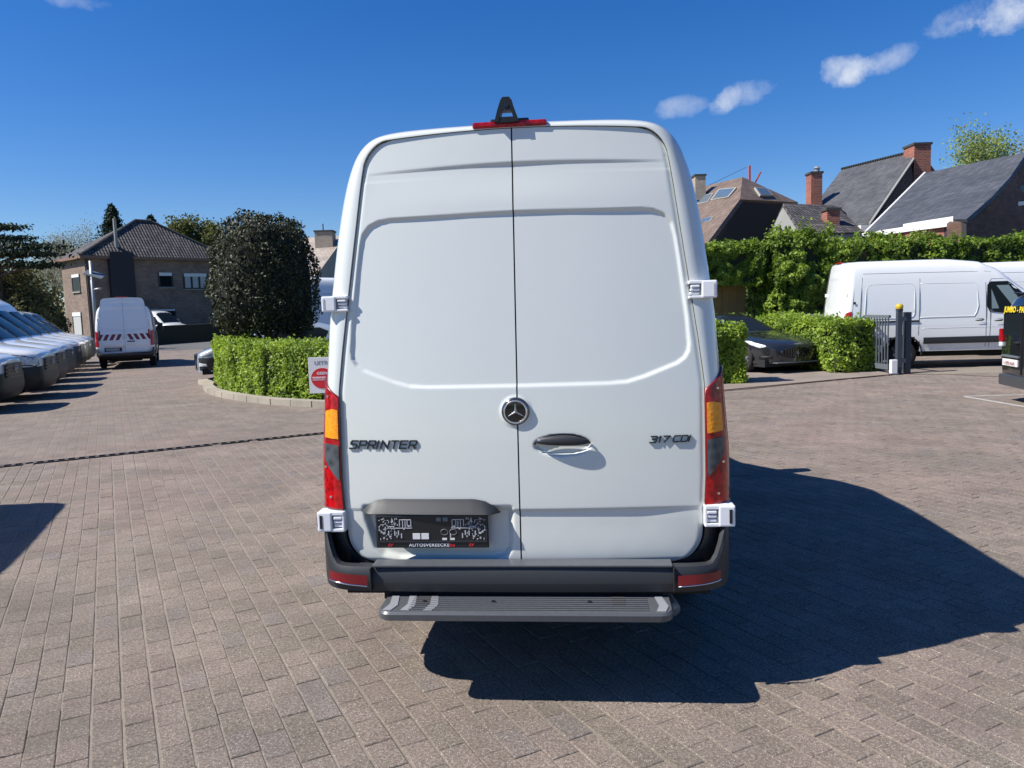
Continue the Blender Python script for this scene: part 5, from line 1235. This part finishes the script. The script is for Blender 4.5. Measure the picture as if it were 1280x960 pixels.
m = MB(); m.box(a[0], c[0], -.5, 0, 0, 7.36); m.build('chimney_breast', M_dwall, hs_)
m = MB(); m.tube([(a[0]+.9, .3, 7.7), (a[0]+.9, .3, 10.1)], .14, 8); m.build('flue', M_greyw, hs_)
m = MB(); m.tube([(.12, -.06, 0), (.12, -.06, eave-.1)], .07, 8); m.build('drainpipe', M_cap, hs_)
# lamp post with slanted head
q = P(117.5, 380, 44); lp = thing('lamp_post', 'grey post with a tilted square lamp head in front of the brick house corner', 'lamp post', (q.x, q.y, 0)); hz1 = top_z(115, 326, 44)
m = MB(); m.tube([(0, 0, 0), (0, 0, hz1)], .09, 10); m.build('pole', M_galv, lp, True)
m = MB(); m.box(-.50, .55, -.25, .25, -.03, .03, .01, Matrix.Translation((.15, 0, top_z(118, 343, 44))) @ Matrix.Rotation(radians(18), 4, 'Y') @ Matrix.Rotation(radians(30), 4, 'X')); m.build('lamp_head', M_steel, lp)
m = MB(); m.tube([(0, 0, top_z(118, 362, 44)), (.55, -.1, top_z(118, 361, 44))], .06, 8); m.build('side_arm', M_galv, lp, True)
# low dark wall along the street
a, c = P(183, 427, 54), P(262, 424, 60); wl = thing('low_wall', 'low dark wall along the lane in front of the brick house', 'wall')
d_ = (c-a); a2, c2 = a-d_*.25, c+d_*1.3; m = MB(); n_ = Vector((-d_.y, d_.x, 0)).normalized()*.5
m.mesh([(a2.x, a2.y, 0), (c2.x, c2.y, 0), (c2.x+n_.x, c2.y+n_.y, 0), (a2.x+n_.x, a2.y+n_.y, 0)]+[(p.x, p.y, 1.28) for p in (a2, c2, c2+n_, a2+n_)], [(0, 1, 5, 4), (1, 2, 6, 5), (2, 3, 7, 6), (3, 0, 4, 7), (4, 5, 6, 7)]); m.build('wall_body', M_bwall, wl)
m = MB(); m.mesh([(p.x, p.y, z) for z in (1.28, 1.34) for p in (a2-n_*.1, c2-n_*.1, c2+n_*1.1, a2+n_*1.1)], [(0, 1, 5, 4), (1, 2, 6, 5), (2, 3, 7, 6), (3, 0, 4, 7), (4, 5, 6, 7)]); m.build('coping', M_cap, wl)
# helpers for roofs given by surveyed corners
def slab(name, pts, th, mat, parent, uv=True):
    pts = [Vector(p) for p in pts]; n = (pts[1]-pts[0]).cross(pts[2]-pts[0]).normalized()
    if n.z < 0: pts = pts[::-1]; n = -n
    m = MB(); m.prism([p-n*th for p in pts], n*th); return m.build(name, mat, parent, uv=uv)
def wallp(name, pts, back, mat, parent): return MB().prism([Vector(p) for p in pts], Vector(back)).build(name, mat, parent, uv=True)
def chimney(parent, px0, px1, pyt, pyb, Y, mat, depth=.7, cap=True, capm=None):
    a, b_, c = P(px0, pyt, Y), P(px1, pyt, Y), P(px0, pyb, Y); m = MB(); m.box(a.x, b_.x, Y, Y+depth, c.z, a.z); o = m.build('chimney', mat, parent, uv=True)
    if cap: m = MB(); m.box(a.x-.06, b_.x+.06, Y-.06, Y+depth+.06, a.z, a.z+.12); m.build('chimney_cap', capm or M_cap, o)
    return o
# beige house behind the holly
bh_ = thing('beige_house', 'house with beige roof and square chimney showing between the holly and the big van', 'house')
R0, R1 = P(340, 300, 62), P(432, 294, 62); E0, E1 = P(330, 350, 55), P(392, 349, 55)
slab('roof', [E0, E1, P(422, 308, 59), R1, R0], .2, M_beiger, bh_)
wallp('wall', [P(392, 351, 55.2), P(424, 309, 59.2), P(450, 330, 62), P(450, 430, 62), P(392, 430, 55.2)], (0, 2, 0), M_greyw, bh_)
wallp('wall', [P(330, 351, 55.4), P(392, 351, 55.4), P(392, 440, 55.4), P(330, 440, 55.4)], (0, 4, 0), M_greyw, bh_)
chimney(bh_, 393, 415, 290, 315, 60, M_beigew, 1.2)
m = MB(); q = P(404, 288, 60.3); m.tube([q, q+Vector((0, 0, .5))], .05, 6); m.build('antenna', M_cap, bh_)
# brown hipped house
br_ = thing('brown_roof_house', 'house with brown half-hipped roof, skylights and dark gable beside the big van', 'house')
A_, B_, C_, D_ = P(928, 221, 52), P(925, 249, 48), P(998, 253, 53), P(884, 304, 45); G_, K_ = P(868, 236, 60), P(835, 300, 52)
slab('roof', [A_, B_, D_, K_, G_], .25, M_brownr, br_); slab('roof', [A_, C_, B_], .25, M_brownr, br_)
wallp('gable_wall', [B_+Vector((.05, .1, -.2)), C_+Vector((0, .1, -.2)), P(998, 330, 53.1), P(886, 330, 46.5), D_+Vector((.2, .1, -.2))], (0, 5, 0), M_dwall, br_)
def skylight(parent, q, lift=.06):
    q = [Vector(p) for p in q]; n = (q[1]-q[0]).cross(q[2]-q[0]).normalized()
    if n.z < 0: n = -n
    c = sum(q, Vector())/4; m = MB(); m.prism([p+n*.01 for p in q], n*.12); o = m.build('skylight', M_greyw, parent)
    m = MB(); m.prism([c+(p-c)*.86+n*.131 for p in q], n*.01); m.build('pane', simple('sky_glass', (.10, .14, .18), .06), o)
NL = (B_-A_).cross(G_-A_).normalized(); NR = (C_-A_).cross(B_-A_).normalized()
def onL(px, py): return onplane(px, py, A_, NL)
def onR(px, py): return onplane(px, py, A_, NR)
skylight(br_, [onL(900, 238), onL(922, 236), onL(912, 248), onL(889, 252)]); skylight(br_, [onL(879, 246), onL(893, 243), onL(886, 254), onL(872, 257)]); skylight(br_, [onL(879, 275), onL(893, 272), onL(889, 278), onL(876, 281)])
skylight(br_, [onR(942, 236), onR(957, 237), onR(965, 246), onR(949, 246)])
chimney(br_, 869, 882, 220, 250, 55, M_beigew, 1.0)
b = MB(); a, c = P(949, 279, 51.5), P(966, 279, 51.5); b.box(a.x, c.x, 51.2, 51.6, P(950, 295, 51.5).z, a.z); b.build('dormer', M_greyw, br_)
cr = thing('tower_crane', 'red lattice mast tips of a distant crane over the brown roof', 'crane')
q0, q1 = P(937, 232, 130), P(937, 207, 130); b = MB(); b.tube([(q0.x, 130, 0), q1], .22, 4); b.build('mast', simple('crane_red', (.45, .10, .07), .5), cr)
b = MB(); b.tube([P(940, 236, 131), P(951, 215, 131)], .18, 4); b.build('jib', simple('crane_red', (.45, .10, .07), .5), cr)
b = MB(); b.tube([P(885, 232, 130.5), P(933, 209, 130.5)], .05, 4); b.build('stay_cable', M_steel, cr)
# small tiled house
st_ = thing('small_tiled_house', 'low house with black pantile roof, grey gable and short red chimney', 'house')
slab('roof', [P(979, 254, 40), P(1045, 257, 42), P(1080, 290, 37.5), P(1003, 292, 36)], .15, M_tile1, st_)
slab('roof', [P(979, 254, 40), P(1045, 257, 42), P(1085, 285, 46), P(962, 292, 44.5)], .15, M_tile1, st_)
wallp('gable_wall', [P(979.5, 256, 40.1), P(1002, 291, 36.3), P(1003, 330, 36.3), P(962, 330, 44), P(963, 291, 44)], (.6, .6, 0), M_greyw, st_)
chimney(st_, 1034, 1050, 263, 292, 38.2, M_brkr, .7)
b = MB(); a, c = P(1000, 291, 36.1), P(1084, 291, 37.6); b.prism([a, c, c-Vector((0, 0, .3)), a-Vector((0, 0, .3))], (0, .25, 0)); b.build('gutter', M_galv, st_)
# big slate house
sl_ = thing('slate_gable_house', 'tall steep grey slate roof with brick gable and two chimneys right of centre', 'house')
RA, RB = P(1052, 212, 52), P(1146, 189, 46); LA, LB = P(1012, 288, 44), P(1084, 280, 40)
slab('roof', [RA, RB, LB, LA, P(1008, 276, 46)], .2, M_slate2, sl_)
slab('roof', [RA, P(1008, 276, 46), P(1000, 280, 56)], .2, M_slate2, sl_)
slab('roof', [RA, RB, P(1190, 270, 52), P(1100, 275, 58)], .2, M_slate2, sl_)
wallp('gable_wall', [RB+Vector((.1, .15, -.25)), LB+Vector((.25, .15, -.15)), P(1086, 330, 40.2), P(1180, 330, 47), P(1180, 235, 48)], (-.5, .5, 0), M_brkd, sl_)
MB().tube([RB+Vector((.12, 0, 0)), LB+Vector((.12, 0, 0))], .07, 6).build('verge_board', M_greyw, sl_)
chimney(sl_, 1143, 1164, 181, 228, 45.2, M_brkr, 1.2)
wallp('chimney_shoulder', [P(1163.5, 206, 45.4), P(1174, 220, 45.4), P(1170, 250, 45.4), P(1142, 250, 45.4), P(1143, 225, 45.4)], (0, 1.0, 0), M_brkr, sl_)
o = chimney(sl_, 1014, 1028, 217, 262, 47, M_brkr, .8); q = P(1021, 217, 47.3); b = MB(); b.tube([q, q+Vector((0, 0, .35))], .16, 10); b.tube([q+Vector((0, 0, .3)), q+Vector((0, 0, .42))], [.22, .1], 10); b.build('chimney_pot', M_galv, o)
b = MB(); a, c = P(1074, 283, 39.9), P(1088, 282, 40); b.box(a.x, c.x, 39.7, 40.2, a.z-.25, a.z+.05); b.build('eaves_box', M_wht, sl_)
b = MB(); 
for k in range(30): q = RA.lerp(RB, (k+.5)/30); b.box(q.x-.09, q.x+.09, q.y-.09, q.y+.09, q.z, q.z+.11)
b.build('ridge_tile', M_slate2, sl_)['kind'] = 'stuff'
# right slate house with white eaves
s2 = thing('slate_house', 'long grey tiled roof with white eaves board at the right edge', 'house')
U0, U1 = P(1156, 216, 42), P(1284, 190, 34)
slab('roof', [U0, U1, P(1262, 222, 32.2), P(1240, 246, 30.6), P(1208, 274, 29), P(1191, 274, 29.9), P(1133, 281, 33), P(1133, 284, 33), P(1082, 290, 36)], .14, M_slate, s2)
MB().tube([U0, P(1082, 290, 36)], .06, 6).build('verge_board', M_wht, s2)
e0, e1, e2 = P(1081, 291, 35.9), P(1133, 283, 33.0), P(1191, 273, 29.9)
m = MB(); m.prism([e0, e1, e1-Vector((0, 0, .22)), e0-Vector((0, 0, .22))], (0, .3, 0)); m.prism([e1+Vector((0, -.02, .12)), e2+Vector((0, -.02, .08)), e2-Vector((0, .02, .28)), e1-Vector((0, .02, .22))], (0, .3, 0)); m.build('eaves_board', M_wht, s2)
wallp('wall', [P(1132, 282, 33.2), P(1191, 275, 30.2), P(1191, 330, 30.2), P(1132, 330, 33.2)], (.3, 2, 0), M_brkr, s2)
wallp('wall', [P(1191, 274, 29.9), P(1208, 275, 29.2), P(1208, 330, 29.2), P(1191, 330, 29.9)], (.3, 2, 0), M_dwall, s2)
wallp('gable_wall', [P(1208, 277, 29.3), P(1242, 249, 30.9), P(1264, 225, 32.5), P(1284, 196, 34.2), P(1345, 240, 37), P(1345, 330, 37), P(1208, 330, 29.3)], (-.4, .6, 0), M_brkd, s2)
m = MB(); a, c = P(1273, 236, 33.1), P(1300, 254, 33.4); m.prism([P(1274, 232, 33.2), P(1300, 230, 34.6), P(1300, 252, 34.6), P(1274, 254, 33.2)], (0, -.08, 0)); wn_ = m.build('window', M_glass, s2)
m = MB(); m.prism([P(1269, 253, 32.8), P(1300, 250, 34.5), P(1300, 254, 34.5), P(1269, 258, 32.8)], (0, -.2, 0)); m.build('sill', M_wht, wn_)

# ================================================================== gate, sign
gt = thing('gate_post', 'anthracite steel gate posts with a yellow warning lamp', 'gate post', (8.99, 17.87, 0))
m = MB(); m.box(-.055, .055, -.055, .055, 0, 1.46, .006); m.box(-.06, .06, -.06, .06, 1.455, 1.50, .003); m.build('post', M_anth, gt)
m = MB(); m.box(.17, .30, .02, .17, 0, 1.42, .006); m.build('post', M_anth, gt)
for z in (1.22, .25): m = MB(); m.box(.07, .17, -.0, .06, z, z+.10, .004); m.build('guide_bracket', M_steel, gt)
m = MB(); m.lathe([(.075, 0), (.085, .03), (.085, .07), (.06, .11), (.001, .125)], 16, Matrix.Translation((0, 0, 1.5)) @ Matrix.Rotation(-pi/2, 4, 'Y')); m.build('warning_lamp', simple('yellow_lamp', (.55, .38, .02), .3, coat=.5), gt, True)
gg = thing('sliding_gate', 'grey barred sliding gate slid back behind the low hedge', 'gate', (8.86, 18.05, 0), radians(94.5))
for z0_, z1_ in ((1.29, 1.36), (.08, .20)): m = MB(); m.box(0, 6.0, -.03, .03, z0_, z1_, .004); m.build('rail', M_steel, gg)
bm_ = MB(); bm_.box(-.0125, .0125, -.0125, .0125, .2, 1.29); b0 = bm_.build('bar', M_steel, gg)
for k in range(49):
    o = b0 if k == 0 else b0.copy()
    if k: COL.objects.link(o); o.parent = gg
    o.location = (.06+k*.12, 0, 0)
bxp = thing('photocell_box', 'small white box on the ground beside the gate post', 'box', (8.80, 17.72, 0)); m = MB(); m.box(-.07, .07, -.06, .06, .02, .34, .012); m.build('housing', M_wht, bxp); m = MB(); m.box(-.09, .09, -.08, .08, 0, .03); m.build('base_plate', M_steel, bxp)
q = P(386, 470, 15.35); sg = thing('no_entry_sign', 'white sign with red no-entry disc standing in front of the low left hedge', 'sign', (q.x, 15.35, 0))
zt_, zb_ = P(386, 447, 15.35).z, P(386, 492, 15.35).z
m = MB(); m.box(0, .62, 0, .02, zb_, zt_, .004); pn = m.build('panel', M_wht, sg)
m = MB(); m.box(.27, .33, .022, .08, 0, zt_-.05); m.build('post', M_steel, sg)
zc = (zt_+zb_)/2-.06
m = MB(); m.prism([(.27+.225*cos(a), -.002, zc+.205*sin(a)) for a in lin(0, 2*pi, 41)[:-1]], (0, -.003, 0)); m.build('red_disc', M_rtext, pn)
m = MB(); m.box(.065, .475, -.008, -.005, zc-.04, zc+.03); m.build('white_bar', M_wtext, pn)
textmesh('sign_text', 'UITRIT', .105, M_gtext, pn, TF_(.31, zt_-.145, -.003), .001, 1.15, off=.002)
textmesh('sign_text', 'GEEN', .075, M_wtext, pn, TF_(.27, zc+.075, -.0065), .001, 1.1, off=.002)
textmesh('sign_text', 'DOORGANG', .062, M_rtext, pn, TF_(.27, zc-.028, -.0085), .001, 1.1, off=.002)
mc = thing('manhole_cover', 'rusty round manhole cover in the lane behind the chevron van', 'manhole cover', (-13.6, 34.2, -.009)); m = MB(); m.lathe([(.001, .004), (.36, .004), (.38, 0)], 20, Matrix.Diagonal((1, 1, 1, 1)) @ Matrix.Rotation(-pi/2, 4, 'Y')); m.build('lid', simple('rusty_iron', (.13, .08, .055), .8), mc)
